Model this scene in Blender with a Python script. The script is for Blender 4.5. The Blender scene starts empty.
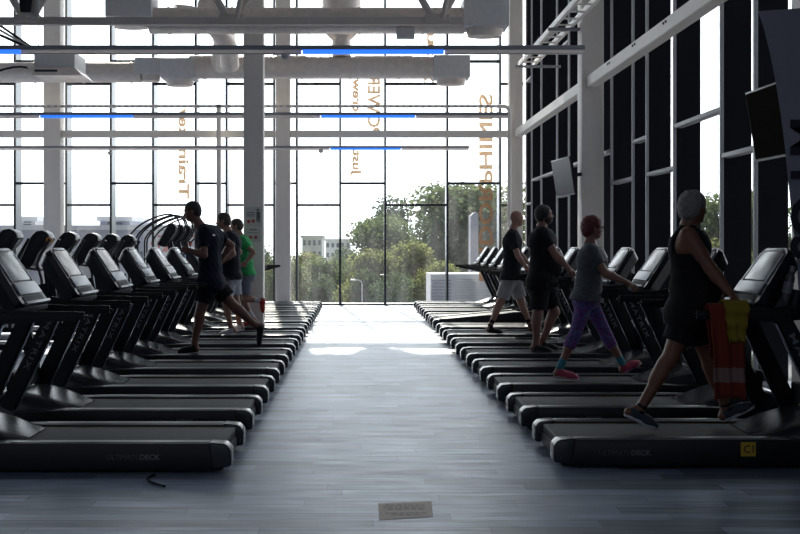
import bpy, bmesh, math, random
import numpy as np
from mathutils import Vector, Matrix
R = math.radians
random.seed(7)
S = bpy.context.scene
COL = S.collection
EYE, F, VX, VY = 1.53, 1111.0, 358.0, 246.0

# ------------------------------------------------------------------ basics
def link(o):
    COL.objects.link(o); return o
def tag(o, label=None, cat=None, group=None, kind=None):
    if label: o['label'] = label
    if cat: o['category'] = cat
    if group: o['group'] = group
    if kind: o['kind'] = kind
    return o
def mesh_obj(name, me, mat=None, parent=None):
    o = bpy.data.objects.new(name, me)
    if mat is not None and not me.materials: me.materials.append(mat)
    link(o)
    if parent is not None: o.parent = parent
    return o
def empty(name, loc=(0, 0, 0), rz=0):
    o = bpy.data.objects.new(name, None); o.location = loc; o.rotation_euler = (0, 0, rz); o.empty_display_size = .2
    return link(o)
def copy_tree(o, parent=None):
    c = o.copy(); COL.objects.link(c); c.parent = parent
    for ch in list(o.children): copy_tree(ch, c)
    return c

class MB:
    """collects shapes into one mesh"""
    def __init__(s): s.bm = bmesh.new()
    def box(s, a, b, bev=0.0, seg=2, M=None):
        t = bmesh.new(); bmesh.ops.create_cube(t, size=1)
        c = [(a[i]+b[i])/2 for i in range(3)]; d = [abs(b[i]-a[i]) for i in range(3)]
        bmesh.ops.scale(t, vec=d, verts=t.verts)
        if bev > 0:
            bmesh.ops.bevel(t, geom=t.edges[:], offset=min(bev, min(d)*.49), segments=seg, affect='EDGES', profile=.6)
        bmesh.ops.translate(t, vec=c, verts=t.verts)
        if M is not None: bmesh.ops.transform(t, matrix=M, verts=t.verts)
        s.add(t); return s
    def prism(s, pts, y0, y1, bev=0.0, seg=2, axis='y', M=None):
        """polygon in xz extruded along y (or other axis)"""
        t = bmesh.new()
        vs = [t.verts.new((p[0], y0, p[1])) for p in pts]
        f = t.faces.new(vs)
        r = bmesh.ops.extrude_face_region(t, geom=[f])
        nv = [g for g in r['geom'] if isinstance(g, bmesh.types.BMVert)]
        bmesh.ops.translate(t, vec=(0, y1-y0, 0), verts=nv)
        bmesh.ops.recalc_face_normals(t, faces=t.faces)
        if bev > 0: bmesh.ops.bevel(t, geom=t.edges[:], offset=bev, segments=seg, affect='EDGES', profile=.6)
        if axis == 'x': bmesh.ops.transform(t, matrix=Matrix.Rotation(R(-90), 4, 'Z'), verts=t.verts)
        if M is not None: bmesh.ops.transform(t, matrix=M, verts=t.verts)
        s.add(t); return s
    def bar(s, a, b, w, h, bev=0.0, w2=None, h2=None, up=(0, 0, 1)):
        a, b = Vector(a), Vector(b); d = (b-a).normalized(); u = Vector(up)
        if abs(d.dot(u)) > .98: u = Vector((1, 0, 0))
        sx = d.cross(u).normalized(); uy = sx.cross(d)
        w2 = w if w2 is None else w2; h2 = h if h2 is None else h2
        t = bmesh.new(); rings = []
        for p, ww, hh in ((a, w, h), (b, w2, h2)):
            rings.append([t.verts.new(p+sx*ww/2*i+uy*hh/2*j) for i, j in ((-1, -1), (1, -1), (1, 1), (-1, 1))])
        for i in range(4): t.faces.new((rings[0][i], rings[0][(i+1) % 4], rings[1][(i+1) % 4], rings[1][i]))
        t.faces.new(rings[0][::-1]); t.faces.new(rings[1])
        bmesh.ops.recalc_face_normals(t, faces=t.faces)
        if bev > 0: bmesh.ops.bevel(t, geom=t.edges[:], offset=bev, segments=2, affect='EDGES')
        s.add(t); return s
    def tube(s, pts, r, n=12, closed=False):
        pts = [Vector(p) for p in pts]; t = bmesh.new(); rings = []
        rr = r if isinstance(r, (list, tuple)) else [r]*len(pts)
        prev = None
        for i, p in enumerate(pts):
            if i == 0: d = pts[1]-p
            elif i == len(pts)-1: d = p-pts[-2]
            else: d = (pts[i+1]-p).normalized()+(p-pts[i-1]).normalized()
            d.normalize()
            if prev is None:
                u = Vector((0, 0, 1)) if abs(d.z) < .9 else Vector((1, 0, 0))
            else: u = prev
            x = (u-d*u.dot(d)).normalized(); y = d.cross(x); prev = x
            rings.append([t.verts.new(p+(x*math.cos(a)+y*math.sin(a))*rr[i]) for a in [2*math.pi*k/n for k in range(n)]])
        for i in range(len(rings)-1):
            for k in range(n): t.faces.new((rings[i][k], rings[i][(k+1) % n], rings[i+1][(k+1) % n], rings[i+1][k]))
        t.faces.new(rings[0][::-1]); t.faces.new(rings[-1])
        bmesh.ops.recalc_face_normals(t, faces=t.faces)
        s.add(t); return s
    def ball(s, c, r, sc=(1, 1, 1), sub=2):
        t = bmesh.new(); bmesh.ops.create_icosphere(t, subdivisions=sub, radius=r)
        bmesh.ops.scale(t, vec=sc, verts=t.verts); bmesh.ops.translate(t, vec=c, verts=t.verts)
        s.add(t); return s
    def quad(s, pts):
        s.bm.faces.new([s.bm.verts.new(p) for p in pts]); return s
    def add(s, t):
        me = bpy.data.meshes.new('t'); t.to_mesh(me); t.free(); s.bm.from_mesh(me); bpy.data.meshes.remove(me)
    def build(s, name, mat=None, parent=None, smooth=True, ang=35):
        me = bpy.data.meshes.new(name); s.bm.to_mesh(me); s.bm.free()
        if smooth:
            me.polygons.foreach_set('use_smooth', [True]*len(me.polygons))
            me.set_sharp_from_angle(angle=R(ang))
        return mesh_obj(name, me, mat, parent)

def arc(p0, p1, p2, n=8):
    p0, p1, p2 = map(Vector, (p0, p1, p2))
    return [(1-t)**2*p0+2*t*(1-t)*p1+t*t*p2 for t in [i/n for i in range(n+1)]]

# ------------------------------------------------------------------ materials
def mat(name, col, rough=.5, metal=0.0, spec=.5, bump=0.0, bd=.02, bscale=40, var=0.0, vscale=6, coat=0.0, stretch=(1, 1, 1)):
    m = bpy.data.materials.new(name); m.use_nodes = True
    nt = m.node_tree; b = nt.nodes['Principled BSDF']
    b.inputs['Roughness'].default_value = rough; b.inputs['Metallic'].default_value = metal
    b.inputs['Specular IOR Level'].default_value = spec; b.inputs['Coat Weight'].default_value = coat
    b.inputs['Base Color'].default_value = (*col, 1)
    tc = nt.nodes.new('ShaderNodeTexCoord'); mp = nt.nodes.new('ShaderNodeMapping')
    mp.inputs['Scale'].default_value = stretch
    nt.links.new(tc.outputs['Object'], mp.inputs['Vector'])
    n = nt.nodes.new('ShaderNodeTexNoise'); n.inputs['Scale'].default_value = vscale; n.inputs['Detail'].default_value = 4
    nt.links.new(mp.outputs[0], n.inputs['Vector'])
    v = var if var > 0 else .06
    mx = nt.nodes.new('ShaderNodeMix'); mx.data_type = 'RGBA'
    mx.inputs['A'].default_value = (*[max(0, c*(1-v)) for c in col], 1)
    mx.inputs['B'].default_value = (*[min(1, c*(1+v)) for c in col], 1)
    nt.links.new(n.outputs['Fac'], mx.inputs['Factor']); nt.links.new(mx.outputs['Result'], b.inputs['Base Color'])
    if bump > 0:
        n2 = nt.nodes.new('ShaderNodeTexNoise'); n2.inputs['Scale'].default_value = bscale; n2.inputs['Detail'].default_value = 3
        nt.links.new(mp.outputs[0], n2.inputs['Vector'])
        bp = nt.nodes.new('ShaderNodeBump'); bp.inputs['Strength'].default_value = bump; bp.inputs['Distance'].default_value = bd
        nt.links.new(n2.outputs['Fac'], bp.inputs['Height']); nt.links.new(bp.outputs[0], b.inputs['Normal'])
    return m
def emit(name, col, s):
    m = bpy.data.materials.new(name); m.use_nodes = True; b = m.node_tree.nodes['Principled BSDF']
    b.inputs['Base Color'].default_value = (*col, 1); b.inputs['Emission Color'].default_value = (*col, 1)
    b.inputs['Emission Strength'].default_value = s; return m

M = {}
M['black'] = mat('black_plastic', (.005, .006, .008), .5, spec=.25, bump=.05, bscale=200)
M['gloss'] = mat('gloss_black', (.005, .006, .009), .34, spec=.3)
M['belt'] = mat('belt_rubber', (.009, .010, .012), .62, spec=.3, bump=.15, bscale=300)
M['rail'] = mat('rail_plastic', (.006, .007, .010), .38, spec=.3)
M['hood'] = mat('hood_plastic', (.016, .019, .023), .27)
M['strip'] = mat('silver_strip', (.38, .42, .48), .25, metal=.9)
M['mast'] = mat('mast_paint', (.005, .006, .008), .5, spec=.25)
M['panel'] = mat('panel_grey', (.17, .19, .225), .28, spec=.5)
M['screen'] = mat('screen_glass', (.02, .023, .03), .22, spec=.45)
M['tvdark'] = mat('television_glass_dark', (.018, .015, .013), .85, spec=.0)
M['tvglass'] = mat('television_glass', (.04, .035, .04), .22, spec=.4)
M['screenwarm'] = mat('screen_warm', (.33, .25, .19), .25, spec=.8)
M['logo'] = mat('logo_white', (.75, .76, .78), .4)
M['mastlogo'] = mat('mast_lettering', (.14, .145, .155), .5)
M['logogrey'] = mat('logo_grey', (.13, .135, .15), .4)
M['yellow'] = mat('yellow_label', (.45, .29, .015), .5)
M['orange'] = mat('orange_pinstripe', (.35, .14, .03), .5)
M['darktext'] = mat('dark_print', (.02, .02, .02), .5)
M['fin'] = mat('facade_fin', (.07, .08, .10), .3, spec=.8)  # lighter copy of the fin paint, skylight put into the colour
M['cap'] = mat('mullion_cap', (.02, .024, .03), .4)
M['wallfin'] = mat('side_fin', (.009, .010, .014), .6, spec=.12)  # darker copy of the same fin paint, shade put into the colour
M['alu'] = mat('mullion_aluminium', (.42, .42, .43), .5)
M['white'] = mat('white_steel', (.84, .78, .71), .5, bump=.03, bscale=30)
M['colpaint'] = mat('column_paint', (.84, .77, .70), .55, bump=.03, bscale=30)
M['duct'] = mat('duct_foil', (.86, .74, .66), .42, metal=.45, bump=.3, bscale=22, var=.2, vscale=9)
M['galv'] = mat('galvanised_steel', (.74, .72, .70), .5, metal=.25, bump=.1, bscale=60, var=.12, vscale=12)
M['tray'] = mat('tray_grey', (.27, .275, .30), .5)
M['diff'] = mat('tray_diffuser', (.92, .88, .86), .5)
M['blue'] = emit('blue_led', (.02, .13, .72), 1.0)
def transl(name, c, f):
    m = bpy.data.materials.new(name); m.use_nodes = True; nt = m.node_tree; nt.nodes.clear()
    o = nt.nodes.new('ShaderNodeOutputMaterial'); x = nt.nodes.new('ShaderNodeMixShader'); x.inputs[0].default_value = f
    d = nt.nodes.new('ShaderNodeBsdfDiffuse'); t = nt.nodes.new('ShaderNodeBsdfTranslucent'); d.inputs[0].default_value = t.inputs[0].default_value = (*c, 1)
    nt.links.new(d.outputs[0], x.inputs[1]); nt.links.new(t.outputs[0], x.inputs[2]); nt.links.new(x.outputs[0], o.inputs[0]); return m
M['diff'] = transl('tray_diffuser_acrylic', (.95, .90, .88), .7)
M['truss'] = mat('truss_paint', (.62, .54, .48), .5)
M['dark'] = mat('dark_wall', (.035, .036, .042), .7)
M['ceil'] = mat('ceiling_grey', (.55, .54, .53), .8, bump=.2, bscale=8)
M['backwall'] = mat('back_wall', (.10, .10, .105), .8, var=.1)
M['tan'] = mat('window_vinyl', (.74, .58, .44), .7)
M['foam'] = mat('foam_grip', (.02, .02, .022), .8)
M['sail'] = mat('flag_fabric', (.27, .27, .32), .8, bump=.1, bscale=12)
M['navy'] = mat('flag_print', (.015, .016, .03), .7)
M['paper'] = mat('paper', (.62, .60, .58), .6)

def fabric(name, col, **k):
    return mat(name, col, .9, spec=.2, bump=.35, bscale=k.get('bs', 26), var=k.get('var', .12), vscale=k.get('vs', 14))
def pattern_mat(name, cols, scale=18):
    m = bpy.data.materials.new(name); m.use_nodes = True; nt = m.node_tree; b = nt.nodes['Principled BSDF']
    tc = nt.nodes.new('ShaderNodeTexCoord'); n = nt.nodes.new('ShaderNodeTexNoise')
    n.inputs['Scale'].default_value = scale; n.inputs['Detail'].default_value = 2; n.inputs['Distortion'].default_value = 1.2
    r = nt.nodes.new('ShaderNodeValToRGB'); cr = r.color_ramp; cr.interpolation = 'LINEAR'
    ps = [.3+.4*i/(len(cols)-1) for i in range(len(cols))]
    cr.elements[0].position = ps[0]; cr.elements[0].color = (*cols[0], 1)
    cr.elements[1].position = ps[-1]; cr.elements[1].color = (*cols[-1], 1)
    for p, c in list(zip(ps, cols))[1:-1]:
        e = cr.elements.new(p); e.color = (*c, 1)
    nt.links.new(tc.outputs['Object'], n.inputs['Vector']); nt.links.new(n.outputs['Fac'], r.inputs[0])
    nt.links.new(r.outputs[0], b.inputs['Base Color']); b.inputs['Roughness'].default_value = .85
    return m

def glass_mat():
    m = bpy.data.materials.new('window_glass'); m.use_nodes = True; nt = m.node_tree; nt.nodes.clear()
    o = nt.nodes.new('ShaderNodeOutputMaterial'); mx = nt.nodes.new('ShaderNodeMixShader')
    t = nt.nodes.new('ShaderNodeBsdfTransparent'); g = nt.nodes.new('ShaderNodeBsdfGlossy')
    t.inputs[0].default_value = (.93, .96, .97, 1); g.inputs['Roughness'].default_value = .02
    lw = nt.nodes.new('ShaderNodeLayerWeight'); lw.inputs[0].default_value = .5
    p = nt.nodes.new('ShaderNodeMath'); p.operation = 'POWER'; p.inputs[1].default_value = 5; nt.links.new(lw.outputs['Facing'], p.inputs[0])
    q = nt.nodes.new('ShaderNodeMath'); q.operation = 'MULTIPLY_ADD'; q.inputs[1].default_value = .9; q.inputs[2].default_value = .035; nt.links.new(p.outputs[0], q.inputs[0])
    nt.links.new(q.outputs[0], mx.inputs[0]); nt.links.new(t.outputs[0], mx.inputs[1]); nt.links.new(g.outputs[0], mx.inputs[2])
    # dust film on the panes, added to veil the view with haze
    tl = nt.nodes.new('ShaderNodeBsdfTranslucent'); tl.inputs[0].default_value = (.9, .92, .95, 1)
    tc = nt.nodes.new('ShaderNodeTexCoord'); mp = nt.nodes.new('ShaderNodeMapping'); mp.inputs['Scale'].default_value = (3, 3, .5); nt.links.new(tc.outputs['Object'], mp.inputs[0])
    n = nt.nodes.new('ShaderNodeTexNoise'); n.inputs['Scale'].default_value = 1.2; n.inputs['Detail'].default_value = 6; nt.links.new(mp.outputs[0], n.inputs[0])
    r = nt.nodes.new('ShaderNodeMapRange'); r.inputs['From Min'].default_value = .35; r.inputs['From Max'].default_value = .75
    r.inputs['To Min'].default_value = .005; r.inputs['To Max'].default_value = .024; nt.links.new(n.outputs['Fac'], r.inputs[0])
    m2 = nt.nodes.new('ShaderNodeMixShader'); nt.links.new(r.outputs[0], m2.inputs[0]); nt.links.new(mx.outputs[0], m2.inputs[1]); nt.links.new(tl.outputs[0], m2.inputs[2])
    nt.links.new(m2.outputs[0], o.inputs[0]); return m
M['glass'] = glass_mat()

def floor_mat():
    m = bpy.data.materials.new('wood_plank_floor'); m.use_nodes = True; nt = m.node_tree; b = nt.nodes['Principled BSDF']
    N = nt.nodes.new; L = nt.links.new
    tc = N('ShaderNodeTexCoord')
    br = N('ShaderNodeTexBrick'); br.inputs['Scale'].default_value = 1
    br.inputs['Brick Width'].default_value = 1.25; br.inputs['Row Height'].default_value = .155
    br.inputs['Mortar Size'].default_value = .0016; br.inputs['Mortar Smooth'].default_value = .3; br.inputs['Bias'].default_value = 0
    br.inputs['Color1'].default_value = (.08, .095, .13, 1); br.inputs['Color2'].default_value = (.32, .375, .48, 1)
    br.inputs['Mortar'].default_value = (.03, .03, .035, 1); br.offset = 0; br.offset_frequency = 2; br.inputs['Bias'].default_value = .1
    sx = N('ShaderNodeSeparateXYZ'); L(tc.outputs['Object'], sx.inputs[0])
    dv = N('ShaderNodeMath'); dv.operation = 'DIVIDE'; dv.inputs[1].default_value = .155; L(sx.outputs['Y'], dv.inputs[0])
    fl = N('ShaderNodeMath'); fl.operation = 'FLOOR'; L(dv.outputs[0], fl.inputs[0])
    wn = N('ShaderNodeTexWhiteNoise'); wn.noise_dimensions = '1D'; L(fl.outputs[0], wn.inputs['W'])
    ml = N('ShaderNodeMath'); ml.operation = 'MULTIPLY_ADD'; ml.inputs[1].default_value = 5.0; L(wn.outputs['Value'], ml.inputs[0]); L(sx.outputs['X'], ml.inputs[2])
    cb = N('ShaderNodeCombineXYZ'); L(ml.outputs[0], cb.inputs[0]); L(sx.outputs['Y'], cb.inputs[1])
    L(cb.outputs[0], br.inputs['Vector'])
    mp = N('ShaderNodeMapping'); mp.inputs['Scale'].default_value = (.9, 11, 1); L(tc.outputs['Object'], mp.inputs[0])
    n = N('ShaderNodeTexNoise'); n.inputs['Scale'].default_value = 2.0; n.inputs['Detail'].default_value = 8; n.inputs['Roughness'].default_value = .65
    L(mp.outputs[0], n.inputs['Vector'])
    r = N('ShaderNodeMapRange'); r.inputs['From Min'].default_value = .3; r.inputs['From Max'].default_value = .7
    r.inputs['To Min'].default_value = .5; r.inputs['To Max'].default_value = 1.45; L(n.outputs['Fac'], r.inputs[0])
    mx = N('ShaderNodeVectorMath'); mx.operation = 'SCALE'; L(br.outputs['Color'], mx.inputs[0]); L(r.outputs[0], mx.inputs['Scale'])
    L(mx.outputs[0], b.inputs['Base Color'])
    r2 = N('ShaderNodeMapRange'); r2.inputs['From Min'].default_value = .3; r2.inputs['From Max'].default_value = .7
    r2.inputs['To Min'].default_value = .48; r2.inputs['To Max'].default_value = .32; L(n.outputs['Fac'], r2.inputs[0])
    L(r2.outputs[0], b.inputs['Roughness'])
    bp = N('ShaderNodeBump'); bp.inputs['Strength'].default_value = .12; bp.inputs['Distance'].default_value = .01
    L(n.outputs['Fac'], bp.inputs['Height']); L(bp.outputs[0], b.inputs['Normal'])
    b.inputs['Specular IOR Level'].default_value = .55
    return m
M['floor'] = floor_mat()

def text_mesh(txt, size, extrude=.002, align='LEFT', bold=0.0, spacing=1.0):
    cu = bpy.data.curves.new('txt', 'FONT'); cu.body = txt; cu.size = size; cu.extrude = extrude
    cu.align_x = align; cu.align_y = 'BOTTOM_BASELINE'; cu.offset = bold; cu.resolution_u = 3; cu.space_character = spacing
    o = bpy.data.objects.new('txt', cu); link(o)
    dg = bpy.context.evaluated_depsgraph_get(); dg.update()
    me = bpy.data.meshes.new_from_object(o.evaluated_get(dg)); bpy.data.objects.remove(o); bpy.data.curves.remove(cu)
    me.materials.clear()
    return me
def text_obj(name, txt, size, matx, M4, parent=None, fit=None, **k):
    me = text_mesh(txt, size, **k)
    if fit:
        co = np.empty(len(me.vertices)*3); me.vertices.foreach_get('co', co); co = co.reshape(-1, 3)
        w = co[:, 0].max()-co[:, 0].min(); co[:, 0] = (co[:, 0]-co[:, 0].min())*fit/w; me.vertices.foreach_set('co', co.ravel())
    me.transform(M4); return mesh_obj(name, me, matx, parent)
def basis(ex, ey, loc):
    ex = Vector(ex).normalized(); ey = Vector(ey).normalized(); ez = ex.cross(ey)
    m = Matrix((ex, ey, ez)).transposed().to_4x4(); m.translation = Vector(loc); return m

# ------------------------------------------------------------------ setting
X_R, Y_W, ZC = 4.30, 28.75, 10.9
GS = .30
GO = .36   # glass stands this far outside the inner mullion line
def st(mb, name, m, parent=None, **k):
    o = mb.build(name, m, parent, **k)
    if parent is None: o['kind'] = 'structure'
    return o
st(MB().box((-13, -4, -.2), (X_R+.45, Y_W+.42, 0)), 'floor', M['floor'])
st(MB().box((-13.2, -4.2, ZC), (X_R+.5, Y_W+.45, ZC+.3)), 'ceiling', M['ceil'])
st(MB().box((-13.2, -4.2, -.2), (-13, 15, ZC)), 'wall_left', M['backwall'])
LY = [15.0, 16.4, 17.9, 19.1, 20.9, 22.2, 23.8, 25.3, 26.6, 28.0, Y_W+.4]  # unseen left glazing, added to bring more daylight into the far zone
for i in range(len(LY)-1):
    w = MB().box((-13.11, LY[i], 0), (-13.10, LY[i+1], ZC)).build('window_%d' % (i+60), M['glass'], smooth=False); w['kind'] = 'structure'
    fr = MB()
    for z in ((0.03, 3.18, 6.4) if i % 2 else (.03, 2.61, 5.79)): fr.box((-13.14, LY[i], z-.03), (-13.0, LY[i+1], z+.03))
    fr.build('transom', M['cap'], w)
    t = MB().box((-13.2, LY[i]-.03, 0), (-12.97, LY[i]+.03, ZC), .006).build('trim_%d' % (i+70), M['cap']); t['kind'] = 'structure'
st(MB().box((-13.2, Y_W+.45, ZC), (X_R+.5, Y_W+.9, ZC+.3)), 'sun_trim_eave', M['ceil'])  # unseen eave added to cut off the sun patch on the floor
for i in range(9):  # unseen glazed back wall, added as dim fill for camera-facing sides
    xa_, xb_ = -13+i*17.3/9, -13+(i+1)*17.3/9
    w = MB().box((xa_, -4.11, 0), (xb_, -4.10, ZC)).build('window_%d' % (i+80), M['glass'], smooth=False); w['kind'] = 'structure'
    fr = MB()
    for z in ((0.03, 3.18, 6.4) if i % 2 else (.03, 2.61, 5.79)): fr.box((xa_, -4.14, z-.03), (xb_, -4.0, z+.03))
    fr.build('transom', M['cap'], w)
    t = MB().box((xa_-.03, -4.2, 0), (xa_+.03, -3.97, ZC), .006).build('trim_%d' % (i+90), M['cap']); t['kind'] = 'structure'

def px2x(px, Y): return (px-VX)*Y/F
MX = [px2x(p, Y_W) for p in (-136, -86, -36, 16.5, 67.5, 112, 154, 196.5, 227, 274.5, 297, 340.2, 385, 447, 499.5)] + [X_R-.02]
MX = [-13.0] + MX
za = [3.15, 6.30, 9.45]; zb = [2.59, 5.72, 8.85]
for i in range(len(MX)-1):
    x0, x1 = MX[i], MX[i+1]
    w = MB().box((x0, Y_W+GO-.008, 0.06), (x1, Y_W+GO+.008, ZC)).build('window_%d' % (i+1), M['glass'], smooth=False)
    w['kind'] = 'structure'
    fr = MB()
    # which pattern
    A = (i % 2 == 0)
    for z in (za if A else zb): fr.box((x0, Y_W-.10, z-.03), (x1, Y_W+.05, z+.03), .006)
    fr.box((x0, Y_W-.14, 0), (x1, Y_W+GO+.02, .045), .006)
    fr.build('transom', M['cap'], w)
for i, x in enumerate(MX[1:-1]):
    t = MB().box((x-.028, Y_W-.16, 0), (x+.028, Y_W-.11, ZC), .006).build('trim_%d' % (i+1), M['cap']); t['kind'] = 'structure'
    MB().box((x-.022, Y_W-.11, 0), (x+.022, Y_W+GO+.01, ZC)).build('fin', M['fin'], t)
# side wall
MY = [28.4, 27.45, 26.0, 23.95, 22.6, 21.5, 20.27, 18.8, 17.34, 16.5, 15.07, 13.12, 12.0, 10.55]
MY = [Y_W+.1] + MY
sideA = {1: 0, 2: 0, 3: 1, 7: 1, 8: 0, 9: 1, 10: 0, 11: 1, 12: 0}
patt = {0: 1, 1: 0, 2: 1, 3: 1, 4: 0, 5: 1, 6: 0, 7: 1, 8: 0, 9: 1, 10: 0, 11: 1, 12: 0, 13: 1}
n0 = len(MX)-1
for i in range(len(MY)-1):
    y1, y0 = MY[i], MY[i+1]
    w = MB().box((X_R+GS+.03, y0, .06), (X_R+GS+.046, y1, ZC)).build('window_%d' % (n0+i+1), M['glass'], smooth=False); w['kind'] = 'structure'
    fr = MB(); A = patt.get(i, i % 2)
    for z in (za if A else zb): fr.box((X_R-.02, y0, z-.025), (X_R+.10, y1, z+.03), .006)
    fr.box((X_R-.03, y0, 0), (X_R+GS+.05, y1, .075), .006)
    fr.build('transom', M['alu'], w)
st(MB().box((X_R+.02, -4.2, -.2), (X_R+.35, 10.55, ZC)), 'daylight_block_right', M['backwall'])  # unseen solid wall added to keep daylight out of the near zone
for i, y in enumerate(MY[1:]):
    t = MB().box((X_R-.025, y-.03, 0), (X_R+.012, y+.03, ZC), .006).build('trim_%d' % (i+30), M['alu']); t['kind'] = 'structure'
    MB().box((X_R+.012, y-.022, 0), (X_R+GS+.04, y+.022, ZC)).build('fin', M['wallfin'], t)

# ------------------------------------------------------------------ columns and beams
def column(x, y, w, h, label, m='colpaint'):
    r = empty('column', (x, y, 0)); tag(r, label, 'column', 'white steel columns')
    mb = MB(); f = .022
    mb.box((-w/2, -w/2, 0), (w/2, w/2, h), .015)
    mb.build('shaft', M[m], r)
    MB().box((-w/2-.04, -w/2-.04, 0), (w/2+.04, w/2+.04, .03), .004).build('base_plate', M[m], r)
    b = MB()
    for zz in (4.27, 4.43):
        for xx in (-.1, .1): b.tube([(xx, -w/2-.02, zz), (xx, -w/2+.01, zz)], .014, 6)
    b.build('bolts', M['galv'], r)
    return r
cA = column(-1.80, 19.27, .34, ZC, 'white square column between the left treadmills with a notice on it')
column(-1.89, 28.1, .36, ZC, 'white column at the window wall behind the last left treadmill')
column(-7.69, 28.1, .42, ZC, 'leftmost white column, behind the elliptical machines')
column(3.98, 28.1, .34, ZC, 'white corner column where the window wall meets the dark side wall')
column(4.04, 19.3, .38, ZC, 'white column on the right wall carrying the small screen')
column(4.05, 9.75, .36, ZC, 'white column hidden behind the pale flag banner')
# notice on column A
n = empty('notice', (-1.80, 19.09, 0)); tag(n, 'paper notice with a dark figure and red marks taped to the white column', 'notice')
MB().box((-.13, 0, 1.86), (.15, .006, 2.20)).build('sheet', M['paper'], n)
MB().box((-.13, 0, 1.60), (.13, .006, 1.84)).build('sheet', M['paper'], n)
pm = mat('notice_print', (.12, .12, .13), .6); pr = mat('notice_red', (.5, .08, .07), .6); ps = mat('notice_skin', (.45, .28, .22), .6)
b = MB()
b.ball((.08, -.003, 2.15), .022, (1, .2, 1)); b.prism([(.055, 2.12), (.115, 2.12), (.12, 2.04), (.11, 1.93), (.09, 1.93), (.085, 2.02), (.07, 1.93), (.055, 1.97)], -.004, 0)
for k in range(3): b.box((-.11, -.002, 2.10-.03*k), (.03, 0, 2.112-.03*k))
b.box((-.07, -.002, 1.80), (.06, 0, 1.815)); b.box((-.09, -.002, 1.755), (.09, 0, 1.762))
b.build('print', pm, n)
b = MB()
for x, z in ((-.08, 1.95), (0, 1.96), (-.045, 1.68), (.045, 1.68)):
    b.tube([(x, -.003, z), (x, 0, z)], .03, 16)
b.build('red_marks', pr, n)

def beam(name, a, b_, label, w=.2, h=.17, m='white', up=(0, 0, 1), grp='white steel beams along the glazing'):
    r = MB().bar(a, b_, w, h, .008).build(name, M[m]); return tag(r, label, 'beam', grp)
ZB = 4.36
beam('steel_beam', (-13, 28.1, ZB), (-7.91, 28.1, ZB), 'white beam across the window left of the leftmost column')
beam('steel_beam', (-7.47, 28.1, ZB), (-2.09, 28.1, ZB), 'long white beam across the window between the two left columns')
beam('steel_beam', (-1.70, 28.1, ZB), (3.84, 28.1, ZB), 'white beam across the window above the central aisle')
o = beam('steel_beam', (4.03, 27.9, ZB), (4.03, 19.5, ZB), 'far white beam sloping along the dark side wall to the corner column', .18, .19)
o = beam('steel_beam', (4.03, 19.1, ZB), (4.03, 9.95, ZB), 'near white beam along the dark side wall towards the camera', .18, .19)
b = MB()
for yy in np.arange(11, 19, 1.6):
    for dy in (0, .12): b.tube([(3.925, yy+dy, ZB+.04), (3.94, yy+dy, ZB+.04)], .016, 8)
b.build('bolts', M['dark'], o)

# ------------------------------------------------------------------ linear lights
ZT = 3.93
def led(Y, x0, x1, segs, label):
    r = empty('linear_light', (0, Y, ZT)); tag(r, label, 'ceiling light', 'linear lights hanging across the gym')
    MB().box((x0, -.05, 0), (x1, .05, .05), .006).build('housing', M['tray'], r)
    spans = []; cur = x0
    for a, c in segs:
        if a > cur: spans.append((cur, a-.01))
        cur = c+.01
        MB().box((a, -.035, -.048), (c, .035, 0), .004).build('lit_tube', M['blue'], r)
    spans.append((cur, x1-.01))
    for a, c in spans: MB().box((a, -.035, -.05), (c, -.03, 0)).box((a, -.035, -.05), (c, .035, -.046)).build('diffuser', M['diff'], r)
    for x in np.arange(x0+1.2, x1, 2.4): MB().tube([(x, 0, .04), (x, 0, ZC-ZT-.01)], .003, 5).build('hanging_wire', M['galv'], r)
SEG = [(-10.9, -9.2), (-5.83, -4.13), (-.68, 1.05)]
led(13.6, -9.0, 2.77, SEG[1:], 'linear light nearest the camera, with a long blue section')
led(20.4, -12.0, 2.75, SEG, 'middle linear light with two blue sections in view')
led(27.2, -12.0, 2.72, [SEG[2]], 'farthest and lowest looking linear light with one blue section')
for (px, py, Y, lab) in ((285, 55, 13.7, 'small round sensor hanging under the nearest linear light'), (321, 151, 27.2, 'small round sensor under the farthest linear light'), (110, 153, 27.2, 'small round sensor at the far light, left side')):
    x = px2x(px, Y); z = EYE+(VY-py)*Y/F
    r = empty('ceiling_sensor', (x, Y, z)); tag(r, lab, 'sensor')
    MB().tube([(0, 0, -.05), (0, 0, -.02), (0, 0, .03)], [.035, .06, .06], 14).build('dome', M['galv'], r)
    MB().tube([(0, 0, .03), (0, 0, ZT-z if z < ZT else .05)], .02, 8).build('stem', M['tray'], r)

# perforated cable tray with its riser, and thin risers
YT = 27.6
r = empty('cable_tray', (0, YT, 5.0)); tag(r, 'pale perforated cable tray running across the tall window', 'cable tray')
mb = MB().box((-13, -.05, -.03), (3.55, -.045, .03)).box((-13, -.05, -.03), (3.55, .05, -.025))
mb.build('channel', M['white'], r)
mb = MB()
for x in np.arange(-12.5, 3.5, .16): mb.box((x, -.056, -.012), (x+.07, -.05, .012))
mb.build('perforation', M['tray'], r)
mb = MB().tube([(3.5, 0, 0)]+arc((3.6, 0, 0), (3.76, 0, 0), (3.76, 0, -.16), 6)+[(3.76, 0, -3.0)], .05, 12)
mb.build('riser', M['white'], r)
tag(MB().box((px2x(216.5, YT)-.0, YT-.05, 0), (px2x(221, YT), YT+.05, 5.05), .01).build('conduit', M['white']), 'thin vertical conduit hanging down in front of the window left of the notice column', 'conduit')

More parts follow.
